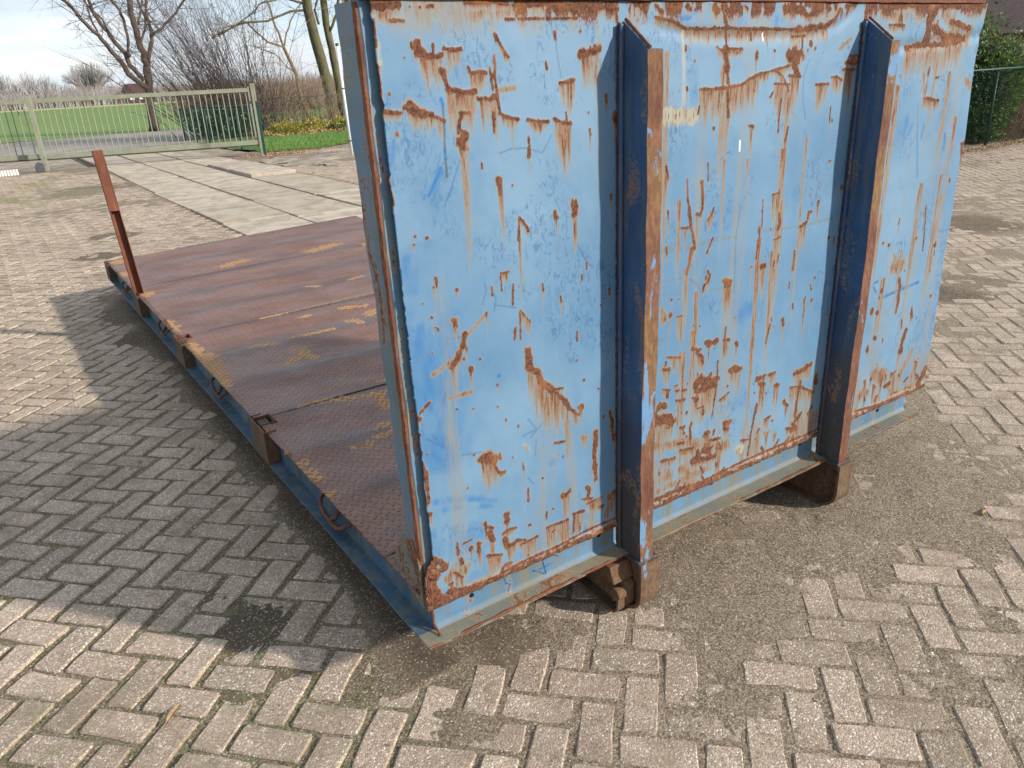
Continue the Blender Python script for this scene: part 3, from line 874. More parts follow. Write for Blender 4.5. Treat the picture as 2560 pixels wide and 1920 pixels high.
# ------------------------------------------------------------------ materials
def mat_panel():
    t = NT('weathered_blue_panel')
    rust, stain, rub = t.attr('wear')
    cream, white, dark = t.attr('marks')
    patina, green, scr = t.attr('grime')
    p = t.pos()
    pf = t.map(p, (1, 1, 0.35))
    n_big = t.noise(1.6, 4, 0.55)
    n_mid = t.noise(9, 6, 0.6, dist=0.6)
    n_st = t.noise(55, 5, 0.65, vec=t.map(p, (1, 1, 0.10)))
    n_fine = t.noise(260, 4, 0.7)
    base = t.mix(t.mr(n_big, 0.32, 0.68), (0.080, 0.172, 0.285), (0.132, 0.230, 0.332))
    base = t.mix(t.mr(n_mid, 0.45, 0.75, 0, 0.35), base, (0.056, 0.148, 0.275))
    base = t.mix(t.mr(n_st, 0.55, 0.8, 0, 0.30), base, (0.16, 0.25, 0.36))
    # crackled, worn through patches
    cr = t.mr(t.noise(70, 6, 0.75, vec=t.map(p, (1, 1, 0.5)), dist=1.0), 0.50, 0.60)
    base = t.mix(t.mul(patina, cr), base, (0.042, 0.118, 0.235))
    specks = t.mul(t.mr(t.noise(38, 5, 0.7, vec=t.map(p, (1, 1, 0.6)), dist=1.4), 0.655, 0.69), t.mr(n_mid, 0.45, 0.62))
    base = t.mix(t.mul(specks, 0.75), base, (0.04, 0.085, 0.16))
    rubm = t.mul(rub, t.mr(t.noise(16, 6, 0.65, vec=t.map(p, (1, 1, 0.45)), dist=0.8), 0.30, 0.62, 0.25, 1.0))
    base = t.mix(rubm, base, (0.018, 0.120, 0.300))
    base = t.mix(t.mul(scr, 0.85), base, (0.03, 0.10, 0.21))
    base = t.mix(t.mul(green, t.mr(n_fine, 0.35, 0.6, 0.25, 0.9)), base, (0.12, 0.135, 0.105))
    # rust run-off, pale and greyish when thin, orange when strong
    n_s2 = t.noise(190, 4, 0.7, vec=t.map(p, (1, 1, 0.07)))
    n_s3 = t.noise(420, 3, 0.7, vec=t.map(p, (1, 1, 0.3)))
    sk = t.add(t.mul(t.mr(n_st, 0.34, 0.66, 0.25, 1.0), 0.5), t.mul(t.mr(n_s2, 0.36, 0.64, 0.15, 1.0), 0.5))
    st = t.mul(stain, t.mul(sk, t.mr(n_s3, 0.3, 0.7, 0.85, 1.15)))
    base = t.mix(t.mr(st, 0.01, 0.30, 0, 0.72), base, (0.190, 0.190, 0.165))
    base = t.mix(t.mr(st, 0.16, 0.50, 0, 0.80), base, (0.185, 0.135, 0.090))
    base = t.mix(t.mr(st, 0.38, 0.80, 0, 0.88), base, (0.200, 0.078, 0.028))
    base = t.mix(t.mul(cream, t.mr(n_mid, 0.3, 0.6, 0.5, 1.0)), base, (0.29, 0.28, 0.22))
    base = t.mix(t.mul(dark, 0.9), base, (0.045, 0.05, 0.05))
    base = t.mix(white, base, (0.85, 0.86, 0.88))
    # rust cores, frayed by fine noise
    edge = t.add(rust, t.mul(t.add(t.noise(230, 4, 0.75, vec=t.map(p, (1, 1, 0.40))), -0.5), 1.5))
    rm = t.mr(edge, 0.42, 0.58)
    rm = t.mx(rm, t.mul(t.mr(t.add(st, t.mul(t.add(n_s2, -0.5), 1.3)), 0.74, 0.86), 0.8))
    halo = t.mr(edge, 0.20, 0.45)
    base = t.mix(t.mul(halo, 0.60), base, (0.21, 0.085, 0.032))
    rc = t.mix(t.mr(t.noise(120, 5, 0.7), 0.35, 0.65), (0.055, 0.022, 0.013), (0.155, 0.066, 0.037))
    rc = t.mix(t.mr(t.noise(14, 3, 0.6), 0.52, 0.72, 0, 0.7), rc, (0.22, 0.09, 0.035))
    base = t.mix(rm, base, rc)
    h = t.add(t.mul(n_fine, t.mr(rm, 0, 1, 0.10, 1.0)), t.mul(rm, 0.35))
    h = t.add(h, t.mul(specks, -0.35))
    nrm = t.bump(h, 0.42, 0.0022)
    nrm = t.bump(t.noise(7, 3, 0.5), 0.22, 0.015, nrm)
    rough = t.mr(rm, 0, 1, 0.58, 0.94)
    return t.finish(base, rough, nrm, 0, 0.3)

def mat_steel(name, base1, base2, rust=0.45, grime=0.4, streak=0.12, low=None, lowc=(0.15, 0.125, 0.085), flakes=(0.30, 0.125, 0.055), rough=0.5):
    """old blue paint over steel with rust breaking through; `low` is the height under which splashed mud sits"""
    t = NT(name)
    p = t.pos()
    ps = t.map(p, (1, 1, streak))
    nb = t.noise(3.5, 5, 0.6)
    c = t.mix(t.mr(nb, 0.35, 0.65), base1, base2)
    c = t.mix(t.mul(t.mr(t.noise(24, 6, 0.65, vec=ps), 0.42, 0.66), grime), c, (0.135, 0.135, 0.105))
    if low is not None:
        z = t.sep(p)[2]
        lm = t.mul(t.mr(t.add(z, t.mul(t.add(nb, -0.5), (low[1] - low[0]) * 0.7)), low[0], low[1], 1, 0), t.mr(t.noise(40, 5, 0.7), 0.3, 0.6, 0.45, 0.95))
        c = t.mix(lm, c, lowc)
    rn = t.add(t.mul(t.noise(11, 7, 0.68, vec=t.map(p, (1, 1, max(streak, 0.35))), dist=0.7), 0.7), t.mul(t.noise(95, 4, 0.7), 0.3))
    thr = 0.78 - 0.42 * rust
    rm = t.mr(rn, thr - 0.015, thr + 0.02)
    halo = t.mr(rn, thr - 0.06, thr)
    c = t.mix(t.mul(halo, 0.55), c, (0.34, 0.21, 0.11))
    rc = t.mix(t.mr(t.noise(70, 5, 0.7), 0.35, 0.65), tuple(q * 0.42 for q in flakes), flakes)
    c = t.mix(rm, c, rc)
    fine = t.noise(230, 4, 0.7)
    h = t.add(t.mul(rm, 0.7), t.mul(fine, t.mr(rm, 0, 1, 0.12, 0.8)))
    return t.finish(c, t.mr(rm, 0, 1, rough, 0.92), t.bump(h, 0.5, 0.002), 0, 0.35)

def mat_rust(name, a, b, c3, streak=0.15, blue=0.0, rough=0.88, scale=14):
    t = NT(name)
    p = t.pos(); ps = t.map(p, (1, 1, streak))
    n1 = t.noise(scale, 6, 0.65, vec=ps, dist=0.4); n2 = t.noise(85, 5, 0.72, vec=ps); n3 = t.noise(3.0, 3, 0.6)
    c = t.mix(t.mr(n1, 0.35, 0.65), a, b)
    c = t.mix(t.mr(n3, 0.42, 0.66, 0, 0.8), c, c3)
    c = t.mix(t.mr(n2, 0.35, 0.7, 0.55, 0), c, tuple(q * 0.35 for q in a))
    if blue:
        bm = t.mr(t.noise(9, 6, 0.65, vec=t.map(p, (1, 1, 0.4), loc=(3, 2, 1)), dist=0.8), 0.70 - blue * 0.14, 0.72 - blue * 0.14)
        c = t.mix(t.mul(bm, 0.85), c, (0.10, 0.23, 0.40))
    return t.finish(c, rough, t.bump(t.add(n2, t.mul(n1, 0.5)), 0.55, 0.002), 0, 0.3)

def mat_deck():
    t = NT('rusty_checker_plate')
    om, dirt, dark_amt = t.attr('wear')
    p = t.pos(); s = t.sep(p)
    u = t.mul(t.add(s[0], s[1]), 0.7071 / 0.031); v = t.mul(t.math('SUBTRACT', s[0], s[1]), 0.7071 / 0.031)
    fu = t.math('FRACT', u); fv = t.math('FRACT', v)
    par = t.math('MODULO', t.math('ABSOLUTE', t.add(t.math('FLOOR', u), t.math('FLOOR', v))), 2.0)
    du = t.add(fu, -0.5); dv = t.add(fv, -0.5)
    a1 = t.math('SQRT', t.add(t.math('POWER', t.mul(du, 2.1), 2.0), t.math('POWER', t.mul(dv, 7.5), 2.0)))
    a2 = t.math('SQRT', t.add(t.math('POWER', t.mul(du, 7.5), 2.0), t.math('POWER', t.mul(dv, 2.1), 2.0)))
    d = t.add(t.mul(a1, par), t.mul(a2, t.math('SUBTRACT', 1.0, par)))
    bead = t.mr(d, 0.55, 1.05, 1, 0)
    n1 = t.noise(2.2, 5, 0.6, dist=0.5); n2 = t.noise(30, 6, 0.7); n3 = t.noise(7, 5, 0.62, vec=t.map(p, (0.4, 1.6, 1)))
    c = t.mix(t.mr(n1, 0.35, 0.65), (0.160, 0.068, 0.045), (0.23, 0.105, 0.068))
    c = t.mix(t.mr(n3, 0.48, 0.72, 0, 0.5), c, (0.135, 0.090, 0.082))
    c = t.mix(t.mr(t.noise(4.0, 6, 0.65, vec=t.map(p, (0.6, 1.5, 1), loc=(5, 1, 0)), dist=0.9), 0.46, 0.66, 0, 0.75), c, (0.25, 0.10, 0.042))
    c = t.mix(t.mr(n2, 0.4, 0.7, 0.35, 0), c, (0.05, 0.025, 0.02))
    c = t.mix(t.mul(dirt, t.mr(n2, 0.25, 0.6, 0.4, 0.9)), c, (0.07, 0.04, 0.035))
    c = t.mix(t.mul(dark_amt, t.mr(n1, 0.3, 0.65, 0.75, 1.0)), c, (0.070, 0.034, 0.028))  # dark bands over the joists: the deck's uneven reflection put into colour
    om2 = t.mr(t.add(om, t.mul(t.add(t.noise(28, 5, 0.75), -0.5), 1.7)), 0.42, 0.58)
    c = t.mix(t.mul(om2, 0.85), c, t.mix(t.mr(n2, 0.3, 0.7), (0.34, 0.165, 0.06), (0.46, 0.27, 0.12)))
    c = t.mix(t.mul(bead, 0.5), c, (0.20, 0.135, 0.115))
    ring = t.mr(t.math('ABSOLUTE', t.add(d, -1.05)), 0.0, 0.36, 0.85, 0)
    c = t.mix(ring, c, (0.030, 0.016, 0.015))  # shade beside the raised beads, painted as a dark outline
    rough = t.mr(t.noise(3.2, 5, 0.6, vec=t.map(p, (0.7, 1.4, 1))), 0.35, 0.68, 0.36, 0.60)
    rough = t.math('SUBTRACT', rough, t.mul(dark_amt, 0.12))
    rough = t.mx(rough, t.mul(om2, 0.85))
    h = t.add(t.mul(bead, 1.0), t.mul(n2, 0.22))
    return t.finish(c, rough, t.bump(h, 1.0, 0.006), 0.0, 0.5)

def ground_masks(t):
    """world-space masks shared by bricks, joints and sand so that stains run across them"""
    p = t.pos()
    return t.noise(1.35, 6, 0.62, dist=0.5), t.noise(5.5, 6, 0.66, dist=0.5), p

def mat_brick():
    t = NT('concrete_block_paver')
    at = t.node('ShaderNodeAttribute'); at.attribute_name = 'tone'
    r = t.math('FRACT', t.add(t.rnd(), at.outputs['Fac']))
    r2 = t.math('FRACT', t.mul(r, 7.31))
    n1, n2, p = ground_masks(t)
    peb = t.node('ShaderNodeTexVoronoi'); peb.inputs['Scale'].default_value = 210
    t.t.links.new(t.pos(), peb.inputs['Vector'])
    ps = t.node('ShaderNodeSeparateColor'); t.t.links.new(peb.outputs['Color'], ps.inputs[0])
    c = t.mix(r, (0.295, 0.225, 0.166), (0.525, 0.405, 0.31))
    c = t.mix(t.mr(r2, 0.72, 1.0, 0, 0.45), c, (0.41, 0.275, 0.205))
    grit = t.mix(ps.outputs[0], (0.13, 0.096, 0.070), (0.62, 0.51, 0.41))
    c = t.mix(0.48, c, grit)
    c = t.mix(t.mr(ps.outputs[1], 0.90, 0.96, 0, 0.8), c, (0.78, 0.74, 0.66))
    c = t.mix(t.mr(peb.outputs['Distance'], 0.35, 0.8, 0, 0.4), c, (0.09, 0.07, 0.055))
    # dirt rubbed over the paver
    dm = t.mr(t.add(t.mul(n1, 0.55), t.mul(n2, 0.45)), 0.46, 0.64, 0, 0.66)
    c = t.mix(dm, c, (0.195, 0.148, 0.105))
    c = t.mix(t.mr(t.noise(19, 5, 0.7), 0.54, 0.70, 0, 0.55), c, (0.13, 0.10, 0.075))
    y = t.sep(p)[1]; x = t.sep(p)[0]
    ms = t.mul(t.mr(t.noise(9, 6, 0.7), 0.55, 0.68), t.mr(x, -0.2, 0.6, 0.38, 0.0))
    c = t.mix(ms, c, (0.13, 0.15, 0.06))
    mossfar = t.mul(t.mul(t.mr(y, 11.5, 14.5), t.mr(y, 19.0, 21.0, 1, 0)), t.mr(t.noise(1.1, 6, 0.7, vec=t.map(p, (1, 0.4, 1))), 0.44, 0.66, 0, 0.55))
    c = t.mix(t.mul(mossfar, t.mr(x, 0.3, 1.6, 1, 0.15)), c, (0.16, 0.17, 0.05))
    h = t.add(t.mul(peb.outputs['Distance'], -0.6), t.mul(t.noise(420, 3, 0.7), 0.5))
    h = t.add(h, t.mul(n2, 0.8))
    return t.finish(c, 0.9, t.bump(h, 0.75, 0.0035), 0, 0.2)

def mat_sand():
    t = NT('joint_sand_and_dirt')
    n1, n2, p = ground_masks(t)
    sp = t.sep(p)
    dark_amt, moss, _ = t.attr('soil')
    g = t.noise(330, 4, 0.75); g2 = t.noise(90, 5, 0.7)
    c = t.mix(t.mr(n2, 0.35, 0.65), (0.185, 0.132, 0.090), (0.325, 0.24, 0.17))
    c = t.mix(t.mul(dark_amt, 0.88), c, (0.080, 0.057, 0.040))
    c = t.mix(t.mul(moss, t.mr(t.noise(26, 6, 0.7), 0.38, 0.56)), c, t.mix(t.mr(g2, 0.35, 0.65), (0.06, 0.080, 0.018), (0.16, 0.185, 0.035)))
    c = t.mix(t.mr(g, 0.38, 0.66, 0.55, 0), c, (0.04, 0.03, 0.022))
    peb = t.node('ShaderNodeTexVoronoi'); peb.inputs['Scale'].default_value = 230
    t.t.links.new(t.pos(), peb.inputs['Vector'])
    ps = t.node('ShaderNodeSeparateColor'); t.t.links.new(peb.outputs['Color'], ps.inputs[0])
    c = t.mix(t.mr(dark_amt, 0, 1, .55, .16), c, t.mix(ps.outputs[0], (0.075, 0.055, 0.04), (0.54, 0.45, 0.34)))
    c = t.mix(t.mr(ps.outputs[1], 0.93, 0.97, 0, 0.6), c, (0.66, 0.60, 0.52))
    return t.finish(c, 0.95, t.bump(t.add(g, t.mul(g2, 1.2)), 0.9, 0.006), 0, 0.12)

def mat_slab():
    t = NT('worn_concrete_slab')
    r = t.rnd()
    n = t.noise(3.0, 7, 0.65, dist=0.4); f = t.noise(60, 5, 0.7)
    c = t.mix(r, (0.36, 0.305, 0.240), (0.455, 0.39, 0.315))
    c = t.mix(t.mr(n, 0.40, 0.66, 0, 0.75), c, (0.235, 0.19, 0.145))
    c = t.mix(t.mr(t.noise(0.9, 5, 0.6, vec=t.map(t.pos(), (0.6, 1.6, 1))), 0.5, 0.7, 0, 0.35), c, (0.40, 0.31, 0.22))
    c = t.mix(t.mr(f, 0.55, 0.75, 0, 0.3), c, (0.12, 0.10, 0.08))
    return t.finish(c, 0.92, t.bump(t.add(f, n), 0.4, 0.004), 0, 0.2)

def mat_leaf(name, a, b, c3=None):
    t = NT(name)
    oi = t.voro(9, out='Color')
    s = t.node('ShaderNodeSeparateColor'); t.t.links.new(oi, s.inputs[0])
    n = t.noise(0.9, 3, 0.6)
    c = t.mix(s.outputs[0], a, b)
    if c3: c = t.mix(t.mr(n, 0.5, 0.62), c, c3)
    b1 = t.node('ShaderNodeBsdfPrincipled'); t._s(b1.inputs['Base Color'], c); b1.inputs['Roughness'].default_value = 0.5
    tr = t.node('ShaderNodeBsdfTranslucent'); t._s(tr.inputs[0], c)
    mxs = t.node('ShaderNodeMixShader'); mxs.inputs[0].default_value = 0.25
    t.t.links.new(b1.outputs[0], mxs.inputs[1]); t.t.links.new(tr.outputs[0], mxs.inputs[2]); t.t.links.new(mxs.outputs[0], t.out.inputs[0])
    return t.mat

def mat_bark(name, a, b, moss=None):
    t = NT(name)
    p = t.pos()
    n = t.noise(14, 6, 0.7, vec=t.map(p, (1, 1, 0.25)))
    c = t.mix(t.mr(n, 0.3, 0.7), a, b)
    if moss: c = t.mix(t.mr(t.noise(1.6, 5, 0.6), 0.42, 0.6, 0, 0.8), c, moss)
    return t.finish(c, 0.9, t.bump(n, 0.8, 0.03), 0, 0.15)

def mat_grass(name, a, b, c3, far=False):
    t = NT(name)
    p = t.pos()
    n = t.noise(0.05 if far else 0.8, 6, 0.6, vec=t.map(p, (1, 0.5, 1)))
    n2 = t.noise(2.5 if far else 30, 6, 0.75)
    c = t.mix(t.mr(n, 0.35, 0.65), a, b)
    c = t.mix(t.mr(n2, 0.3, 0.7, 0.5, 0), c, c3)
    return t.finish(c, 0.9, t.bump(n2, 0.6, 0.03), 0, 0.15)

M = {}
M['panel'] = mat_panel()
M['beam'] = mat_steel('blue_painted_channel', (0.062, 0.130, 0.195), (0.09, 0.19, 0.31), 0.36, 0.9, 0.10, low=(0.200, 0.225), flakes=(0.26, 0.12, 0.05), rough=0.68)
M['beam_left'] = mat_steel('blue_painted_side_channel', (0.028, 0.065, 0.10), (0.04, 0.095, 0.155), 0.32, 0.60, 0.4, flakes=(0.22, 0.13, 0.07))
M['rib_side'] = mat_steel('shaded_blue_rib_web', (0.022, 0.058, 0.135), (0.032, 0.085, 0.19), 0.40, 0.45, 0.12, low=(0.25, 0.95), lowc=(0.060, 0.046, 0.030))  # paint and mud kept dark: the side face's shade is in the colour
M['flange'] = mat_steel('muddy_bottom_flange', (0.125, 0.140, 0.125), (0.20, 0.165, 0.110), 0.52, 0.9, 0.6, flakes=(0.24, 0.11, 0.05))
M['post'] = mat_steel('blue_painted_corner_post', (0.085, 0.185, 0.29), (0.11, 0.165, 0.185), 0.50, 0.7, 0.08, low=(0.2, 0.7), flakes=(0.27, 0.10, 0.045))
M['rib_front'] = mat_rust('rusty_rib_flange', (0.125, 0.050, 0.032), (0.205, 0.098, 0.058), (0.225, 0.135, 0.062), 0.35, blue=0.62)
M['rust_edge'] = mat_rust('flaking_rust', (0.13, 0.046, 0.025), (0.21, 0.088, 0.045), (0.16, 0.06, 0.035), 0.6)
M['rail'] = mat_rust('muddy_rusty_rail', (0.115, 0.070, 0.042), (0.185, 0.118, 0.068), (0.16, 0.08, 0.04), 0.5, blue=0.15)
M['pocket'] = mat_rust('rusty_frame_edge', (0.10, 0.055, 0.035), (0.165, 0.095, 0.055), (0.075, 0.085, 0.080), 0.4, blue=0.5)
M['stake'] = mat_rust('bright_rust_stake', (0.18, 0.066, 0.038), (0.25, 0.098, 0.055), (0.14, 0.05, 0.032), 0.12)
M['ring'] = mat_rust('brown_rust_ring', (0.11, 0.052, 0.033), (0.18, 0.082, 0.048), (0.08, 0.045, 0.03), 0.6)
M['deck'] = mat_deck()
M['brick'] = mat_brick()
M['sand'] = mat_sand()
M['slab'] = mat_slab()
M['hole'] = simple('black_hole_disc', (0.006, 0.006, 0.007), 0.9, 0.2)  # near-black colour stands in for the unlit depth of the holes
M['lichen'] = simple('orange_lichen', (0.60, 0.27, 0.02), 0.95, 0.35, 120, 0.8)
M['pen'] = simple('blue_marker_paint', (0.02, 0.13, 0.33), 0.6, 0.3, 60, 0.1)
# ------------------------------------------------------------------ ground and paving
# soil heaps: x, y, radius, rise (m), wetness
HEAPS = [(-.32, .69, .15, .013, 1), (-.36, .90, .09, .010, .9), (-.30, .40, .12, .011, .8), (-.44, .40, .08, .009, .7), (-.1, .2, .12, .010, .5),
         (.06, .09, .10, .011, .25), (.02, -.09, .12, .012, .4), (.10, -.18, .09, .010, .3), (.3, .12, .16, .012, .6), (.49, .05, .13, .010, .2),
         (1.19, .12, .25, .014, .15), (1.17, -.17, .17, .012, .1), (1.38, -.18, .20, .012, .1), (.96, -.27, .11, .010, .3), (.96, -.01, .28, .014, .2),
         (1.71, -.11, .27, .014, .1), (2.33, .01, .38, .014, .15), (2.14, -.27, .28, .012, .1), (1.98, -.52, .17, .009, .1), (2.55, .25, .40, .014, .2),
         (3.0, .45, .40, .012, .2), (1.57, -.76, .09, .008, .1), (.70, -.45, .13, .010, .1), (.45, -.28, .12, .009, .1), (5.0, 1.2, .28, .012, .9), (5.5, 1.25, .3, .01, .5),
         (7.6, 2.4, .55, .013, .8), (.51, 9.5, .40, .014, .8), (.2, 8.1, .34, .014, .9), (1.2, 15.8, .9, .014, .7), (.6, 15.2, .6, .012, .5), (1.6, 9.5, .5, .014, .3), (1.3, 8.2, .5, .013, .3),
         (.05, 5.2, .40, .016, .8), (.12, 5.95, .36, .016, .7), (.6, 6.5, .6, .014, .35), (1.3, 6.8, .6, .014, .35), (-.02, 4.4, .28, .014, .9), (-.5, 1.95, .10, .009, .4), (-.42, 2.15, .08, .008, .4),
         (.1, 12.5, .6, .012, .35), (1.3, 12.6, .7, .013, .4), (1.4, 19.6, .8, .012, .4), (9, 3.2, .8, .012, .3), (6.6, 1.6, .4, .011, .3), (4.1, .8, .35, .012, .3), (3.7, 1.3, .3, .01, .1)]

def soil(x, y):
    """height and wetness of sand and dirt lying on and between the pavers"""
    h = np.full(x.shape, -0.0068)
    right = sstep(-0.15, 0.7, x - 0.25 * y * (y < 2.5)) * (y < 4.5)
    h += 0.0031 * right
    dark_amt = 0.45 - 0.35 * right
    n = fbm(x, y, 5.0, 3, 5)
    wx = x + 0.10 * (fbm(x, y, 4, 21) - .5); wy = y + 0.10 * (fbm(x, y, 4, 31) - .5)
    for hx, hy, r, rise, w in HEAPS:
        g = np.exp(-(((wx - hx) / r) ** 2 + ((wy - hy) / r) ** 2) * 1.1)
        h += rise * (0.36 + 0.52 * max(0, w - .3)) * g
        dark_amt = np.where(g > 0.15, np.maximum(dark_amt * (1 - g), w * sstep(0.1, 0.6, g)) if w > .45 else dark_amt * (1 - g) + w * g, dark_amt)
    # strip swept against the frame on its left side, and drift under it
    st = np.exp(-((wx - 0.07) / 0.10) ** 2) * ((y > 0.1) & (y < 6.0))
    h += 0.012 * st; dark_amt = np.maximum(dark_amt, st * 0.95 * (wx > -0.4))
    h += 0.006 * sstep(.0, .4, x) * sstep(2.6, 2.3, x) * sstep(-.05, .6, y) * sstep(6.2, 5.7, y)
    h += 0.0075 * (n - 0.5)
    h += 0.003 * (vnoise(x, y, 24, 77) - .5)
    far = sstep(7, 13, y)
    h += far * 0.003
    moss = sstep(.15, -.35, x) * (h < .0005) * (1 - right) * sstep(0.30, 0.46, fbm(x, y, 1.6, 12, 3)) * (1 - np.clip(dark_amt - .5, 0, .5) * 1.6)
    moss = np.maximum(moss, 0.55 * sstep(12, 15, y) * (1 - sstep(19, 21.5, y)) * (x < 1.5))
    return h, np.clip(dark_amt, 0, 1), np.clip(moss, 0, 1)

def sand_sheet(xs, ys, hole=None, fine=True):
    X, Y = np.meshgrid(xs, ys, indexing='ij')
    H, W, Ms = soil(X, Y)
    if fine: H = H + 0.0016 * (rng.random(X.shape) - .5) + 0.0022 * (vnoise(X, Y, 55, 40) - .5)
    nx, ny = X.shape
    co = np.stack([X, Y, H], -1).reshape(-1, 3)
    idx = np.arange(nx * ny).reshape(nx, ny)
    F = np.stack([idx[:-1, :-1], idx[1:, :-1], idx[1:, 1:], idx[:-1, 1:]], -1).reshape(-1, 4)
    if hole:
        cx = X[:-1, :-1].ravel() + (xs[1] - xs[0]) / 2; cy = Y[:-1, :-1].ravel() + (ys[1] - ys[0]) / 2
        F = F[~((cx > hole[0]) & (cx < hole[1]) & (cy > hole[2]) & (cy < hole[3]))]
    return co, F, np.stack([W.ravel(), Ms.ravel(), np.zeros(W.size)], -1)

fx = np.arange(-1.28, 3.201, 0.0112); fy = np.arange(-1.44, 2.561, 0.0112)
cf, ff, af = sand_sheet(fx, fy)
cx_ = np.arange(-5.52, 18.01, 0.08); cy_ = np.arange(-3.04, 21.6, 0.08)
cc, fc_, ac = sand_sheet(cx_, cy_, (-1.25, 3.17, -1.41, 2.53), False)
cc[:, 2] -= np.where((cc[:, 0] > -1.3) & (cc[:, 0] < 3.2) & (cc[:, 1] > -1.45) & (cc[:, 1] < 2.57), 0.003, 0)
co_all = np.vstack([cf, cc]); f_all = np.vstack([ff, fc_ + len(cf)])
pav_me = npmesh('pavement', co_all, f_all, M['sand'], {'soil': np.vstack([af, ac])})
pavement = link('pavement', pav_me)
tag(pavement, kind='structure')

def warp(x, y):
    g = max(0.0, (1 - x) / 1.8); g2 = g * g if g < 1.3 else 1.69 + 2.6 * (g - 1.3) * 0.4
    return x - 0.075 * g2, y + 0.083 * g2

bricks = []
for m_ in range(-10, 74):
    for i_ in range(-48, 112):
        for kind in (0, 1):
            bx = 1.172 + 0.155 * i_ + (0.0775 if kind else 0)
            by = -0.493 + 0.303 * m_ - (0.1515 if kind else 0)
            wxx, wyy = warp(bx, by)
            if wxx < -4.6 or wyy > 21.0 or wyy < -2.0 or wxx > 17.5: continue
            if 1.72 < wxx < 4.85 and wyy > 7.1: continue
            if wyy > 20.2 and wxx > 1: continue
            if wxx > 4.85 and wyy > 16: continue
            bricks.append((wxx, wyy, kind))
B = np.array(bricks)
px, py, dz = project(np.c_[B[:, 0], B[:, 1], np.zeros(len(B))])
mar = 300 + 1900 / np.maximum(dz, .3)
keep = (dz > 0.2) & (px > -mar) & (px < 2560 + mar) & (py > -60) & (py < 1920 + mar) & (dz < 25)
keep &= ~((B[:, 0] > 0.35) & (B[:, 0] < 2.2) & (B[:, 1] > 0.7) & (B[:, 1] < 5.5))          # nothing is ever seen of these under the deck
B = B[keep]; px = px[keep]; py = py[keep]; dz = dz[keep]
inside = (px > -20) & (px < 2580) & (py > 0) & (py < 1940)
hidden = ((px > 1075) & (px < 2310) & (py < 1640 - 0.487 * (px - 1083))) | ((B[:, 0] > 0.02) & (B[:, 0] < 2.45) & (B[:, 1] > 0.1) & (B[:, 1] < 5.8))
hs, _, _ = soil(B[:, 0], B[:, 1])
score = 1.0 / dz ** 3 * inside * ~hidden * (hs < 0.0035)
order = np.argsort(-score)
near = set(order[:300].tolist())

def outline(L, W, n_c, r, rs, j):
    pts = []
    for cxs, cys, a0 in ((1, 1, 0), (-1, 1, 90), (-1, -1, 180), (1, -1, 270)):
        for k in range(n_c):
            a = math.radians(a0 + 90 * k / max(1, n_c - 1)) if n_c > 1 else math.radians(a0 + 45)
            rr = r * rs.uniform(0.6, 1.5)
            pts.append((cxs * (L / 2 - r) + rr * math.cos(a) + rs.gauss(0, j), cys * (W / 2 - r) + rr * math.sin(a) + rs.gauss(0, j)))
        # a wobbling point half way along each side
        nx_, ny_ = ((0, W / 2), (-L / 2, 0), (0, -W / 2), (L / 2, 0))[(a0 // 90)]
        pts.append((nx_ + rs.gauss(0, j), ny_ + rs.gauss(0, j)))
    return pts

def brick_local(seed, near_q=True):
    rs = random.Random(seed)
    L = 0.201 + rs.gauss(0, .0015); W = 0.0945 + rs.gauss(0, .001)
    P = outline(L, W, 2, 0.006, rs, 0.0016)
    n = len(P)
    V = [(x, y, -0.020) for x, y in P] + [(x, y, -0.0045) for x, y in P]
    V += [(x * (1 - 0.0045 / (L / 2)), y * (1 - 0.0045 / (W / 2)), rs.gauss(0, .0004)) for x, y in P]
    F = []
    for k in range(n):
        k2 = (k + 1) % n
        F.append((k, k2, n + k2, n + k)); F.append((n + k, n + k2, 2 * n + k2, 2 * n + k))
    F.append(tuple(range(2 * n, 3 * n)))
    return V, F

variants = []
for k in range(16):
    mb = MB(); mb.add(*brick_local(900 + k)); variants.append(mb.mesh('brick', M['brick']))
cosr = math.cos; sinr = math.sin
rest = MB(); tones = []
qv = [brick_local(500 + k) for k in range(24)]
for i in range(len(B)):
    x, y, kd = B[i]
    ang = math.radians(-45.0 if kd == 0 else 45.0) + random.gauss(0, 0.012)
    if x < 0.5: ang += -0.04 * min(1.5, (1 - x) / 1.8)
    x += random.gauss(0, .0014); y += random.gauss(0, .0014)
    z = random.gauss(0, 0.0016) + 0.004 * float(fbm(np.array(x), np.array(y), 1.1, 60, 2) - .5)
    tx, ty = random.gauss(0, .010), random.gauss(0, .018)
    if i in near:
        o = bpy.data.objects.new('brick', variants[random.randrange(16)])
        o.location = (x, y, z); o.rotation_euler = (tx, ty * .5, ang + (math.pi if random.random() < .5 else 0))
        COL.objects.link(o); o.parent = pavement
    else:
        V, F = qv[random.randrange(24)]
        if dz[i] > 7:
            V = [(-.1, -.047, -.012), (.1, -.047, -.012), (.1, .047, -.012), (-.1, .047, -.012), (-.098, -.045, 0), (.098, -.045, 0), (.098, .045, 0), (-.098, .045, 0)]
            F = [(4, 5, 6, 7), (0, 1, 5, 4), (1, 2, 6, 5), (2, 3, 7, 6), (3, 0, 4, 7)]
            tx *= .5; ty *= .5
        c, s = cosr(ang), sinr(ang)
        rest.add([(x + c * a - s * b, y + s * a + c * b, z + q + tx * b - ty * .5 * a) for a, b, q in V], F)
        tones.extend([random.random()] * len(V))
rb = rest.build('bricks', M['brick'], pavement, recalc=False)
at = rb.data.attributes.new('tone', 'FLOAT', 'POINT'); at.data.foreach_set('value', np.array(tones, np.float32))
rb['kind'] = 'stuff'

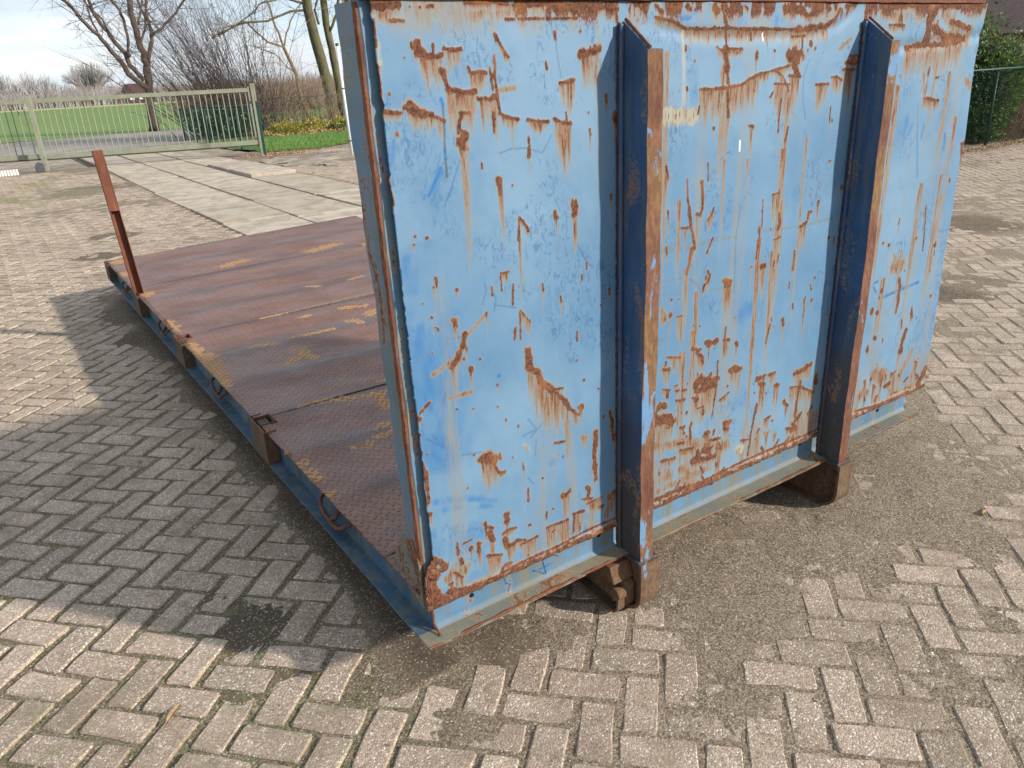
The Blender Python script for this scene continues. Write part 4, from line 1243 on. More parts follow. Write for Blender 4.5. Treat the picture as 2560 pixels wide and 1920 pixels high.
# concrete slab strip
path_base = MB(); path_base.box(1.74, 4.84, 7.0, 26.4, -0.20, -0.045)
concrete_path = path_base.build('concrete_path', simple('dark_joint_soil', (0.06, 0.05, 0.035), .95, .4, 8, .5)); tag(concrete_path, kind='structure')
slab_rows = {0: [7.1, 9.09, 11.03, 13.75, 16.45, 18.5, 20.5, 23.2, 26.2], 1: [7.1, 8.9, 11.06, 13.4, 16.1, 18.0, 20.4, 23.4, 26.0], 2: [7.1, 8.8, 10.9, 12.6, 14.55, 16.2, 18.2, 21.0, 23.6, 26.1]}
for c_, ys_ in slab_rows.items():
    x0, x1 = ((1.80, 2.725), (2.768, 3.695), (3.738, 4.68))[c_]
    for a_, b_ in zip(ys_[:-1], ys_[1:]):
        mb = MB()
        e = [random.gauss(0, .012) for _ in range(8)]
        lift = 0.0; tilt = 0.0
        if c_ == 2 and 14.5 <= a_ < 14.6: lift, tilt = 0.055, 0.02
        if c_ == 2 and 16.1 <= a_ < 16.3: lift, tilt = 0.035, 0.02
        sk = (c_ * 0.012 + (a_ - 8) * 0.008)
        P = [(x0 + e[0] + sk, a_ + .018 + e[1]*.5), (x1 + e[2] * .5 + sk, a_ + .018 + e[3]*.5), (x1 + e[4] * .5 + sk, b_ - .018 + e[5]*.5), (x0 + e[6] + sk, b_ - .018 + e[7]*.5)]
        mb.prism(P, -0.10, 0.0, 'z')
        o = mb.build('slab', M['slab'], concrete_path, bevel=0.008)
        o.location = (0, 0, 0.014 + lift + random.gauss(0, .004))
# ------------------------------------------------------------------ the flat rack
rack = empty('hooklift_flat_rack', (1.2, 0.05, 0))
tag(rack, 'rusty flat rack platform with a tall scratched blue steel headboard, standing on the block paving', 'flat rack')
RO = (1.2, 0.05, 0)
def rk(o):
    """parent to the rack keeping world coordinates"""
    o.parent = rack; o.location = tuple(o.location[i] - RO[i] for i in range(3))
    return o
def sub(o, par):
    o.parent = par
    return o

def raster(U, Z, marks, step, kinds):
    """paint polylines with frayed edges and run-offs into mask arrays laid over a (u,z) grid"""
    out = {k: np.zeros(U.shape) for k in kinds}
    u0 = U[0, 0]; z0 = Z[0, 0]; nu, nz = U.shape
    mrs = random.Random(5)
    for mi, (k, pts, w, d) in enumerate(marks):
        w = max(w, 0.0042) * (1.45 if k == 'D' else (1.06 if w > .012 else .92))
        if k == 'R' and len(pts) > 1 and max(q[1] for q in pts) < .327 and w > .006: w *= .55
        soft = k in 'BPG'
        pad = w * (1.8 if soft else 1.1) + 0.01
        xs = [p[0] for p in pts]; zs = [p[1] for p in pts]
        i0 = max(0, int((min(xs) - pad - u0) / step)); i1 = min(nu, int((max(xs) + pad - u0) / step) + 2)
        j0 = max(0, int((min(zs) - pad - d * 1.3 - z0) / step)); j1 = min(nz, int((max(zs) + pad - z0) / step) + 2)
        if i1 - i0 < 1 or j1 - j0 < 1: continue
        u = U[i0:i1, j0:j1]; z = Z[i0:i1, j0:j1]
        dist = np.full(u.shape, 9.0)
        segs = list(zip(pts[:-1], pts[1:])) or [(pts[0], pts[0])]
        for a, b in segs:
            ab = (b[0] - a[0], b[1] - a[1]); L2 = ab[0] ** 2 + ab[1] ** 2 + 1e-12
            t = np.clip(((u - a[0]) * ab[0] + (z - a[1]) * ab[1]) / L2, 0, 1)
            dist = np.minimum(dist, np.hypot(u - a[0] - t * ab[0], z - a[1] - t * ab[1]))
        nn = vnoise(u, z * 0.35, 150, 50 + mi % 5) * 0.9 + vnoise(u, z, 62, 57) * 0.8 - 0.84
        r = w / 2
        def put(key, val):
            if key in out:
                q = out[key]; q[i0:i1, j0:j1] = np.maximum(q[i0:i1, j0:j1], val)
        if k == 'R':
            rr = r * (1 + 1.25 * nn) + 0.0006
            core = sstep(0.0048 + .16 * r, -0.0034 - .10 * r, dist - rr)
            put('rust', core * (0.92 if w > .02 else 0.86))
            put('stain', (0.75 if w > .009 else .45) * sstep(0.002 + r * .9, 0.0, dist - rr))
        elif k == 'T': put('stain', 0.85 * sstep(0.010, -r * .6, dist - r * (1 + nn)))
        elif k == 'C': put('cream', 0.85 * sstep(0.006, -0.004, dist - r * (1 + nn)))
        elif k == 'W': put('white', sstep(0.002, -0.001, dist - r * .7))
        elif k == 'S': put('dark', 0.6 * sstep(0.002, -0.001, dist - r * .5))
        elif k == 'X': put('dark', 0.95 * sstep(0.002, -0.001, dist - r * (1 + .4 * nn)))
        elif k == 'Q': put('scr', 0.85 * sstep(0.0022, -0.001, dist - r * (.55 + .3 * nn)))
        elif k == 'G': put('green', 0.7 * sstep(r * .8, -r * .5, dist - r * (1 + 1.2 * nn)))
        elif k == 'B':
            if w < .012: put('rub', 2.2 * sstep(0.003, -0.002, dist - r))
            else: put('rub', 0.75 * sstep(r * 1.5, -r * .8, dist - r * (.7 + .9 * nn)))
        elif k == 'P': put('pat', 0.9 * sstep(r * 1.3, -r * .6, dist - r * (.8 + .9 * nn)))
        if d > 0 or k == 'D':
            d_ = max(d, 0.02)
            ui = u[:, 0]
            # height of the lowest core point in each column
            if len(pts) > 1:
                o_ = sorted(pts); zt = np.interp(ui, [p[0] for p in o_], [p[1] for p in o_])
            else: zt = np.full(ui.shape, pts[0][1])
            lo, hi = min(xs) - r * .95, max(xs) + r * .95
            if k == 'D' or len(pts) > 1 and (max(xs) - min(xs)) < w * .8: zt = np.full(ui.shape, min(zs) if k != 'D' else max(zs))
            coln = vnoise(ui, ui * 0, 95, 70 + mi % 7) * .55 + vnoise(ui, ui * 0, 300, 77) * .45
            ln = d_ * (0.5 + 1.5 * coln)
            edge_ = sstep(lo - .002, lo + .004 + r * .2, ui) * sstep(hi + .002, hi - .004 - r * .2, ui)
            # run-offs narrow as they fall
            dep = (zt[:, None] - z)
            t = dep / np.maximum(ln[:, None], .008)
            cx = (lo + hi) / 2; hw = (hi - lo) / 2
            taper = sstep(1.15, 0.55, np.abs(ui - cx)[:, None] / np.maximum(hw, .002) + 0.22 * np.clip(t, 0, 1) ** 2) if (hi - lo) < .07 else 1.0
            a = np.where((dep > -r * .3) & (t < 1), (1 - np.clip(t, 0, 1)) ** 0.75, 0) * edge_[:, None] * taper
            strength = 1.45 if k == 'R' else 1.15
            put('stain', np.clip(a * strength * (0.5 + .8 * coln[:, None]), 0, 1))
    return out

marks = []
for line in MARKS.strip().splitlines():
    a = line.split()
    marks.append((a[0], [tuple(map(float, q.split(','))) for q in a[1:-2]], float(a[-2]), float(a[-1])))
mr_ = random.Random(3)
# small nicks everywhere, denser towards the bottom edge
for k in range(80):
    z = 0.30 + 1.45 * mr_.random() ** 1.9; u = mr_.uniform(0.07, 2.46)
    w = mr_.uniform(.003, .007) if mr_.random() < .85 else mr_.uniform(.008, .013)
    L = mr_.uniform(0, .022)
    pts = [(u, z)] if mr_.random() < .3 else [(u, z), (u + mr_.uniform(-.25, .25) * L, z - L)]
    marks.append(('R', pts, w, mr_.uniform(.01, .09)))
for k in range(50):
    u = mr_.uniform(0.08, 2.44); z = 0.315 + mr_.random() ** 1.6 * .13
    if u < .75 and z > .38: continue
    marks.append(('R', [(u, z), (u + mr_.uniform(-.03, .03), z - mr_.uniform(0, .03))], mr_.uniform(.004, .011), mr_.uniform(.05, .16)))
for k in range(16):
    u = mr_.uniform(0.08, 2.42); z = mr_.uniform(.45, 1.72)
    marks.append(('Q', [(u, z), (u + mr_.uniform(-.03, .03), z + mr_.uniform(-.05, .05)), (u + mr_.uniform(-.04, .04), z + mr_.uniform(-.08, .08))], .0045, 0))
for k in range(26):
    u = mr_.uniform(0.8, 2.42); z = mr_.uniform(.8, 1.7)
    marks.append(('D', [(u, z)], mr_.uniform(.01, .03), mr_.uniform(.2, .6)))

STEP = 0.0031
us = np.arange(0.0, 2.5201, STEP); zs_ = np.arange(0.297, 1.8045, STEP)
U, Z = np.meshgrid(us, zs_, indexing='ij')
K = raster(U, Z, marks, STEP, ['rust', 'stain', 'rub', 'cream', 'white', 'dark', 'pat', 'green', 'scr'])
# general ageing
lowstain = sstep(0.62, 0.30, Z) * sstep(0.42, 0.66, fbm(U, Z * .12, 26, 80, 4)) * 0.75
K['stain'] = np.maximum(K['stain'], lowstain * sstep(.1, .8, U))
K['stain'] = np.maximum(K['stain'], 0.28 * sstep(.5, .75, fbm(U, Z * .05, 18, 84, 4)))
K['rust'] = np.maximum(K['rust'], 0.80 * sstep(0.307 + .009 * vnoise(U, Z, 40, 3), 0.301, Z))
topb = sstep(1.735, 1.795, Z + .03 * (fbm(U, Z, 22, 90, 3) - .5)) * sstep(.38, .56, fbm(U, Z * .4, 30, 91, 4)) * sstep(.25, .5, U)
K['rust'] = np.maximum(K['rust'], topb * .8)
K['stain'] = np.maximum(K['stain'], 0.6 * sstep(1.70, 1.79, Z) * sstep(.4, .6, fbm(U, Z * .3, 20, 95, 3)))
K['pat'] = np.maximum(K['pat'], 0.8 * sstep(.52, .66, fbm(U, Z, 5, 97, 4)))
K['rub'] = np.maximum(K['rub'], 0.55 * sstep(.30, .12, U) * sstep(.42, .62, fbm(U, Z, 7, 99, 4)) * (Z < 1.3))
K['stain'] = np.maximum(K['stain'], .95 * sstep(.335, .312, Z) * sstep(.3, .5, fbm(U, Z, 30, 88, 3)))
K['rust'] = np.maximum(K['rust'], .9 * sstep(.318, .308, Z) * sstep(.36, .5, fbm(U, Z, 45, 89, 3)))
# outline of the sheet: torn on the left, wavy on the right, folded at the corner
zl = zs_
xl = np.interp(zl, [0.295, .33, .40, .43, .45, .66, 1.2, 1.81], [0.024, .026, .030, .040, .060, .058, .053, .048])
xl = xl + 0.003 * (vnoise(zl, zl * 0, 9, 4) - .5) + 0.0055 * (vnoise(zl, zl * 0, 85, 5) - .5) * (zl > .45) * (vnoise(zl, zl * 0, 11, 25) > .45) + 0.008 * np.exp(-((zl - 1.60) / .012) ** 2)
zw = [0.295, .4, .7, 1.0, 1.2, 1.35, 1.48, 1.62, 1.70, 1.81]
xr = np.interp(zl, zw, [2.492, 2.494, 2.494, 2.495, 2.487, 2.498, 2.494, 2.487, 2.497, 2.502]) + 0.004 * (vnoise(zl, zl * 0, 9, 6) - .5)
T = (U - us[0]) / (us[-1] - us[0])
XX = xl[None, :] + 0 * U
XX = np.where(U < xl[None, :], xl[None, :], np.where(U > xr[None, :], xr[None, :], U))
# dents: shallow pillow between ribs, horizontal crease sagging below the top edge, ripples
crease_z = 1.715 - 0.0 * U
dent = 0.007 * (fbm(U, Z, 1.7, 44, 3) - .5) + 0.0035 * (fbm(U, Z, 6, 47, 3) - .5)
cz = np.interp(us, [.8, .95, 1.1, 1.5, 1.62, 1.72], [1.75, 1.725, 1.715, 1.715, 1.74, 1.79])[:, None]
dent += 0.0032 * np.exp(-((Z - cz) / .018) ** 2) * sstep(.78, .9, U) * sstep(1.74, 1.66, U)
dent -= 0.002 * sstep(cz, cz + .03, Z) * sstep(.8, .95, U) * sstep(1.74, 1.6, U)
cz2 = np.interp(us, [1.8, 2.1, 2.5], [1.665, 1.675, 1.70])[:, None]
dent += 0.006 * np.exp(-((Z - cz2) / .02) ** 2) * sstep(1.85, 1.95, U)
dent += 0.003 * sstep(2.30, 2.50, U) * np.sin(Z * 9.0)
hem = sstep(0.325, 0.303, Z)
dent -= hem * (0.003 + 0.006 * vnoise(U, Z, 70, 9))
dent += -0.0008 * K['rust'] * (0.3 + vnoise(U, Z, 320, 8) * 1.2)
YY = 0.045 + dent
ZZ = np.where(Z < 0.304, Z - 0.006 * (vnoise(U, Z, 40, 10) - .2) , Z)
nu, nz = U.shape
co = np.stack([XX, YY, ZZ], -1).reshape(-1, 3)
idx = np.arange(nu * nz).reshape(nu, nz)
ok = (XX[1:, :] - XX[:-1, :]) > 1e-6
okf = ok[:, :-1] | ok[:, 1:]
F = np.stack([idx[:-1, :-1], idx[1:, :-1], idx[1:, 1:], idx[:-1, 1:]], -1)[okf]
wear = np.stack([K['rust'], K['stain'], K['rub']], -1).reshape(-1, 3)
mk = np.stack([K['cream'], K['white'], K['dark']], -1).reshape(-1, 3)
gr = np.stack([K['pat'], K['green'], K['scr']], -1).reshape(-1, 3)
pm = npmesh('headboard_panel', co, F, M['panel'], {'wear': wear, 'marks': mk, 'grime': gr})
panel = rk(link('headboard_panel', pm)); panel['label'] = 'pale blue steel sheet covered in rust streaks and scratches'
md = panel.modifiers.new('thickness', 'SOLIDIFY'); md.thickness = 0.005; md.offset = -1.0; md.use_rim = True

M['gusset'] = mat_steel('rusted_gusset', (0.085, 0.13, 0.14), (0.10, 0.14, 0.135), 0.62, 0.7, 0.3, flakes=(0.17, 0.08, 0.04))
# top rail, frame behind the sheet
tr = MB()
n = 60
P0 = []
for i in range(n + 1):
    x = 0.03 + (2.470 - 0.03) * i / n
    top = 1.8205 - 0.008 * math.sin(math.pi * min(1, max(0, (x - .6) / 1.8))) + random.gauss(0, .0008)
    yb = 0.036 + random.gauss(0, .001)
    P0.append([(x, yb, 1.8045 + random.gauss(0, .0006)), (x, yb, top), (x, 0.10, top + .002), (x, 0.10, 1.8045)])
V = [p for q in P0 for p in q]; Fq = [(0, 1, 2, 3), tuple(4 * n + k for k in (3, 2, 1, 0))]
for i in range(n):
    for k in range(4): Fq.append((4 * i + k, 4 * i + (k + 1) % 4, 4 * i + 4 + (k + 1) % 4, 4 * i + 4 + k))
tr.add(V, Fq); rk(tr.build('top_rail', M['rust_edge']))

for side, x0, x1 in (('l', 0.0195, 0.095), ('r', 2.36, 2.43)):
    mb = MB()
    V = []
    nseg = 50
    for i in range(nseg + 1):
        z = 0.336 + (1.803 - 0.336) * i / nseg
        dpt = 0.126 + 0.042 * min(1, (z - .336) / 1.3)
        wv = 0.0016 * math.sin(z * 23) + random.gauss(0, .0005)
        xa = x0 + wv + (0.009 * (1 - (z - .336) / 1.47) if side == 'l' else 0)
        V += [(xa, 0.074, z), (xa + .012, 0.0625, z), (x1, 0.0625, z), (x1, dpt, z), (xa + .004, dpt, z), (xa, dpt - .006, z)]
    Fq = [(5, 4, 3, 2, 1, 0), tuple(6 * nseg + k for k in range(6))]
    for i in range(nseg):
        for k in range(6): Fq.append((6 * i + k, 6 * i + (k + 1) % 6, 6 * i + 6 + (k + 1) % 6, 6 * i + 6 + k))
    mb.add(V, Fq)
    post = rk(mb.build('corner_post', M['post'], smooth=False))
    # rust bead running down the rounded outer corner
    rbm = MB()
    pts = [];rad = []
    if side == 'l':
        for i in range(90):
            z = 0.34 + 1.46 * i / 89
            pts.append((x0 + 0.009 * (1 - (z - .336) / 1.47) + .0055 + random.gauss(0, .00025), 0.0700 + random.gauss(0, .00025), z))
            rad.append(0.0072 + 0.0016 * math.sin(i * .7) * random.random())
        rbm.tube(pts, rad, 7); sub(rbm.build('rust_bead', M['rust_edge']), post)
    gm = MB()
    xg = x0 + .004 if side == 'l' else x1 - .006
    gm.prism([(.062, .292), (.262, .345), (.235, .352), (.205, .41), (.165, .455), (.147, .50), (.085, .50), (.062, .43)], xg, xg + .007, 'x')
    rk(gm.build('gusset_plate', M['gusset'], bevel=.0015))
for cyx, w_ in ((0.03, .0), ):
    lb = MB(); 
    lump = [(0.021, .048, .300), (0.030, .030, .300)]
# rust-blown lower left corner of the headboard: crumpled flakes
for k, (cx0, cz0, rx, rz, yy) in enumerate([(0.040, .355, .016, .050, .040), (.058, .398, .020, .022, .036), (.085, .405, .018, .010, .037), (.062, .318, .030, .014, .037), (.104, .325, .018, .010, .036), (.036, .318, .013, .020, .037)]):
    mb = MB(); V = []; Fq = []
    a_n, r_n = 18, 5
    for r_ in range(r_n + 1):
        for a_ in range(a_n):
            an = 2 * math.pi * a_ / a_n
            q = (r_ / r_n) * (1 + random.uniform(-.16, .16))
            V.append((cx0 + rx * q * math.cos(an), yy + .008 * (r_ / r_n) ** 2 + random.gauss(0, .0012), cz0 + rz * q * math.sin(an)))
    for r_ in range(r_n):
        for a_ in range(a_n):
            b_ = (a_ + 1) % a_n
            Fq.append((r_ * a_n + a_, r_ * a_n + b_, (r_ + 1) * a_n + b_, (r_ + 1) * a_n + a_))
    mb.add(V, Fq); rk(mb.build('rust_scab', M['rust_edge'], smooth=False))

# lichen tufts
def tuft(c, r, par):
    mb = MB()
    for k in range(60):
        d = Vector((random.gauss(0, 1), random.gauss(0, 1), abs(random.gauss(0, .8)))).normalized() * r * random.uniform(.2, 1)
        p = Vector(c) + d; s_ = r * .22
        mb.add([p + Vector((random.uniform(-s_, s_), random.uniform(-s_, s_), random.uniform(-s_, s_))) for _ in range(4)], [(0, 1, 2), (0, 2, 3), (1, 3, 2)])
    o = mb.build('lichen_tuft', M['lichen'], recalc=False); return rk(o)
tuft((.045, .085, 1.800), .016, rack); tuft((.030, .12, 1.803), .014, rack); tuft((.012, 1.372, .352), .012, rack); tuft((.014, 1.13, .352), .014, rack)

# ---- ribs
M['weld'] = mat_rust('rusty_weld', (0.045, 0.022, 0.015), (0.10, 0.045, 0.028), (0.03, 0.045, 0.075), 0.4)
def rib(xl_, wfront, seed):
    rr = random.Random(seed)
    mb = MB()
    n = 60; V = []
    zt_p = 1.757; zt_f = 1.688
    for i in range(n + 1):
        t = i / n
        dx = 0.0022 * math.sin(t * 9 + seed) + 0.0014 * math.sin(t * 41 + seed) + random.gauss(0, .0004) + (0.006 * math.sin((t - .35) * 8) if t < .75 else 0) * .6
        zf = 0.170 + (zt_f - 0.170) * t
        zp = 0.203 + (zt_p - 0.203) * t
        dx0 = dx * .3
        xr_ = xl_ + wfront * (1.0 - 0.02 * t)
        V += [(xl_ + dx, -0.055, zf), (xr_ + dx, -0.055, zf), (xr_ + dx, -0.049, zf + .002),
              (xl_ + .012 + dx0, -0.049, zf + .002), (xl_ + .012, 0.0405, zp), (xl_ + .001 + dx0, 0.0405, zp), (xl_ + dx, -0.0535, zf)]
    m = 7
    Fq = [tuple(range(m)), tuple(n * m + k for k in range(m))[::-1]]
    MI = []
    for i in range(n):
        for k in range(m):
            Fq.append((m * i + k, m * i + (k + 1) % m, m * i + m + (k + 1) % m, m * i + m + k))
    mb.add(V, Fq)
    mb.mi = [0, 0] + [(1 if k in (0, 1, 6) else 0) for i in range(n) for k in range(m)]
    o = mb.build('rib', [M['rib_side'], M['rib_front']])
    # folded foot welded to the sheet
    ft = MB(); ft.prism([(xl_ - .014, .030), (xl_ - .001, .030), (xl_ - .001, .0415), (xl_ - .014, .0415)], 0.215, 1.752, 'z')
    sub(ft.build('weld_foot', M['rib_side'], bevel=.004), o)
    wb = MB(); wz = np.linspace(.22, 1.75, 170)
    wb.tube([(xl_ - .0155 + random.gauss(0, .0006), .039 + random.gauss(0, .0008), z) for z in wz], [max(.0012, .0026 + random.gauss(0, .0009)) for z in wz], 5)
    sub(wb.build('weld_bead', M['weld']), o)
    fb = MB(); fb.tube([(xl_ + .006, .034 + (-.089) * q, 1.762 - .069 * q) for q in np.linspace(0, 1, 12)], [.0035 + random.random() * .0015 for _ in range(12)], 6)
    sub(fb.build('rusty_edge', M['rust_edge']), o)
    return rk(o)
rib(0.724, .053, 1); rib(1.755, .050, 4)

# ---- skid rails with a rounded nose
def nose_path(yf, r, ztop, yend):
    P = [(yf, ztop), (yf, 0.09)]
    for k in range(0, 10):
        a = math.radians(90 * k / 9)
        P.append((yf + r - r * math.cos(a), 0.006 + r - r * math.sin(a)))
    P.append((yend, 0.006))
    return P
for x_, first in ((0.757, True), (1.785, False)):
    mb = MB()
    mb.strip(nose_path(-0.062, .075, .196, 5.6), 0.082, 0.012, 'x', x_)
    rail = rk(mb.build('skid_rail', M['rail'], bevel=.0015))
    w2 = MB(); w2.prism([(-.055, .19), (-.055, .09), (-.03, .03), (.01, .013), (5.6, .013), (5.6, .19)], x_ - .004 if not first else x_ - .024, x_ + .004 if not first else x_ + .02, 'x')
    sub(w2.build('web_plate', M['rail']), rail)
    cp = MB(); cp.prism([(-.058, .196), (.064, .196), (.064, .204), (-.058, .204)], x_ - .042, x_ + .042, 'x')
    sub(cp.build('cap_plate', M['rib_side'], bevel=.002), rail)
    if not first:
        for (by_, bz_) in ((.02, .12), (.02, .075), (-.025, .15), (.07, .14), (-.02, .09)):
            bt = MB(); bt.tube([(x_ - .012, by_, bz_), (x_ - .004, by_, bz_)], .0075, 8); sub(bt.build('bolt', M['rail']), rail)
    else:
        jm = MB()
        J = [(0.26, 0.055), (0.20, 0.03), (0.06, 0.014), (0.01, .012)] + [(0.01 - .032 * math.sin(math.radians(a)), .044 - .032 * math.cos(math.radians(a))) for a in (20, 40, 60, 80)] + [(-.023, .10)]
        jm.strip(J, .030, .009, 'x', 0.672)
        lk = rk(jm.build('locking_claw', M['rail'], bevel=.0015)); 
        bl = MB(); bl.prism([(-.030, .050), (-.022, .028), (.0, .022), (.25, .04), (.25, .13), (.0, .13), (-.030, .112)], .688, .730, 'x'); sub(bl.build('claw_block', M['rail'], bevel=.008), lk)
        bl = MB(); bl.tube([(.655, -.012, .085), (.688, -.012, .085)], .022, 14); sub(bl.build('roller', M['rail']), lk)
        bl = MB(); bl.prism([(-.02, .13), (.24, .13), (.24, .185), (.0, .185)], .645, .730, 'x'); sub(bl.build('claw_bracket', M['rail'], bevel=.003), lk)

# ---- front channel
fx_ = np.arange(0.05, 2.3951, 0.006); fz_ = np.arange(0.2085, 0.3431, 0.006)
FU, FZ = np.meshgrid(fx_, fz_, indexing='ij')
FY = 0.065 + 0.0022 * (fbm(FU, FZ, 5, 14, 3) - .5) - 0.012 * sstep(.222, .2085, FZ) ** 2
idx = np.arange(FU.size).reshape(FU.shape)
Fq = np.stack([idx[:-1, :-1], idx[1:, :-1], idx[1:, 1:], idx[:-1, 1:]], -1).reshape(-1, 4)
fm = npmesh('front_beam', np.stack([FU, FY, FZ], -1).reshape(-1, 3), Fq, M['beam'])
front_beam = rk(link('front_beam', fm)); md = front_beam.modifiers.new('thickness', 'SOLIDIFY'); md.thickness = .008; md.offset = -1
mb = MB(); V = []; nfl = 80
for i in range(nfl + 1):
    x = 2.42 * i / nfl
    yb = 0.0 + 0.004 * math.sin(x * 3.1) + random.gauss(0, .0006) + (0.005 if .55 < x < .68 else 0)
    dz_ = -0.003 * math.sin(x * 5.0) * (1 if .1 < x < 2.3 else 0)
    V += [(x, yb, .199 + dz_), (x, yb, .207 + dz_), (x, .064, .2085), (x, .064, .2)]
Fq = [(0, 1, 2, 3), tuple(4 * nfl + k for k in (3, 2, 1, 0))]
for i in range(nfl):
    for k in range(4): Fq.append((4 * i + k, 4 * i + (k + 1) % 4, 4 * i + 4 + (k + 1) % 4, 4 * i + 4 + k))
mb.add(V, Fq); sub(mb.build('bottom_flange', M['flange']), front_beam)
mb = MB(); mb.tube([(2.42 * i / 120, .0035 + .004 * math.sin(2.42 * i / 120 * 3.1) + random.gauss(0, .0006), .203 + random.gauss(0, .0006)) for i in range(121)], [.0036 + .0022 * random.random() for _ in range(121)], 6)
sub(mb.build('rusty_edge', M['rust_edge']), front_beam)
mb = MB(); mb.tube([(.0495 + random.gauss(0, .0008), .0635 - .058 * max(0, (.235 - z) / .035) ** 1.5 if z < .235 else .0635, z) for z in np.linspace(.209, .335, 16)], [.0032 + random.random() * .0012 for _ in range(16)], 6)
sub(mb.build('weld_bead', M['rust_edge']), front_beam)
for hx_, hz_ in ((.178, .264), (.654, .272), (1.174, .276), (1.668, .272), (2.185, .264)):
    mb = MB(); mb.tube([(hx_, .0615, hz_), (hx_, .0665, hz_)], .0068, 14); sub(mb.build('bolt_hole_disc', M['hole']), front_beam)  # solid black discs on the web; the holes' dark depth is only colour
PEN = [[(0.434, 0.296), (0.435, 0.261), (0.444, 0.22)], [(0.396, 0.25), (0.423, 0.245), (0.468, 0.247)], [(0.396, 0.25), (0.42, 0.237), (0.439, 0.219)],
       [(0.464, 0.291), (0.485, 0.266), (0.493, 0.263)], [(0.285, 0.281), (0.313, 0.284), (0.321, 0.29)], [(0.29, 0.279), (0.298, 0.249), (0.311, 0.241), (0.301, 0.216), (0.291, 0.216)]]
for gi_, PL in enumerate((PEN[:3], PEN[3:4], PEN[4:])):
  mb = MB()
  for pl in PL:
    for a, b in zip(pl[:-1], pl[1:]):
        a = np.array(a); b = np.array(b); t = b - a; L = np.linalg.norm(t); t /= L; nrm = np.array([-t[1], t[0]]) * .0016
        a2 = a - t * .001; b2 = b + t * .001
        q = [a2 + nrm, b2 + nrm, b2 - nrm, a2 - nrm]
        mb.add([(p[0], .0635, p[1]) for p in q] + [(p[0], .0655, p[1]) for p in q], [(0, 1, 2, 3), (0, 4, 5, 1), (1, 5, 6, 2), (2, 6, 7, 3), (3, 7, 4, 0)])
  sub(mb.build('painted_mark', M['pen'], recalc=False), front_beam)


# ---- side channels, end channel, cross members
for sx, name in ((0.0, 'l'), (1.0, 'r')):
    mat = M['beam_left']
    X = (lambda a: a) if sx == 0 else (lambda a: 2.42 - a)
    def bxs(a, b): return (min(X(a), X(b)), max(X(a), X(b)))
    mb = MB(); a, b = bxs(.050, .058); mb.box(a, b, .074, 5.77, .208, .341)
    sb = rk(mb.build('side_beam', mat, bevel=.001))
    mb = MB(); a, b = bxs(0, .060)
    V = []; nn_ = 70
    for i in range(nn_ + 1):
        y = .0665 + (5.77 - .0665) * i / nn_
        e = random.gauss(0, .0008) + .0015 * math.sin(y * 4)
        V += [(X(0 + e), y, .2), (X(0 + e), y, .2075), (X(.060), y, .2085), (X(.060), y, .2)]
    Fq = [(0, 1, 2, 3), tuple(4 * nn_ + k for k in (3, 2, 1, 0))]
    for i in range(nn_):
        for k in range(4): Fq.append((4 * i + k, 4 * i + (k + 1) % 4, 4 * i + 4 + (k + 1) % 4, 4 * i + 4 + k))
    mb.add(V, Fq); sub(mb.build('bottom_flange', mat), sb)
    mb = MB(); a, b = bxs(.018, .0495); mb.box(a, b, .074, 5.77, .331, .340)
    sub(mb.build('top_lip', M['pocket'], bevel=.002), sb)
mb = MB(); mb.box(.06, 2.36, 5.76, 5.77, .2, .341); mb.box(.02, .12, 5.70, 5.77, .2001, .3405); rk(mb.build('end_beam', M['pocket'], bevel=.001))
for y_ in np.arange(.55, 5.6, .56):
    mb = MB(); mb.box(.0585, 2.36, y_, y_ + .05, .205, .339); rk(mb.build('cross_beam', M['pocket']))

# ---- stake pockets and lashing rings on the left edge
for (ya, yb, open_) in ((1.375, 1.590, 1), (2.86, 3.07, 1), (4.20, 4.42, 0), (5.58, 5.768, 0)):
    mb = MB()
    mb.box(-.004, .004, ya, yb, .204, .3535)
    mb.box(.004, .049, ya, ya + .006, .2095, .3525); mb.box(.004, .049, yb - .006, yb, .2095, .3525)
    pk = rk(mb.build('stake_pocket', M['pocket'], bevel=.0012))
    if open_:
        mb = MB(); y0_ = ya + .09
        mb.box(.004, .075, y0_ - .005, y0_, .23, .3535); mb.box(.004, .075, y0_ + .088, y0_ + .093, .23, .3535); mb.box(.0755, .081, y0_ - .005, y0_ + .093, .23, .3535)
        sub(mb.build('socket_wall', M['rust_edge'], bevel=.001), pk)
for y0_ in (.60, 2.10, 3.42, 4.82):
    mb = MB()
    mb.tube([(.052, y0_ + .245, .305), (.022, y0_ + .235, .290), (.012, y0_ + .215, .275), (.010, y0_ + .18, .255), (.010, y0_ + .10, .247), (.012, y0_ + .06, .252), (.020, y0_ + .02, .275), (.052, y0_ - .01, .302)], .0075, 8)
    r_ = rk(mb.build('lashing_ring', M['ring'], smooth=True))
    mb = MB(); mb.tube([(.012, y0_ + .135, .249), (.025, y0_ + .12, .262), (.052, y0_ + .115, .300)], .009, 8); sub(mb.build('ring_brace', M['ring'], smooth=True), r_)

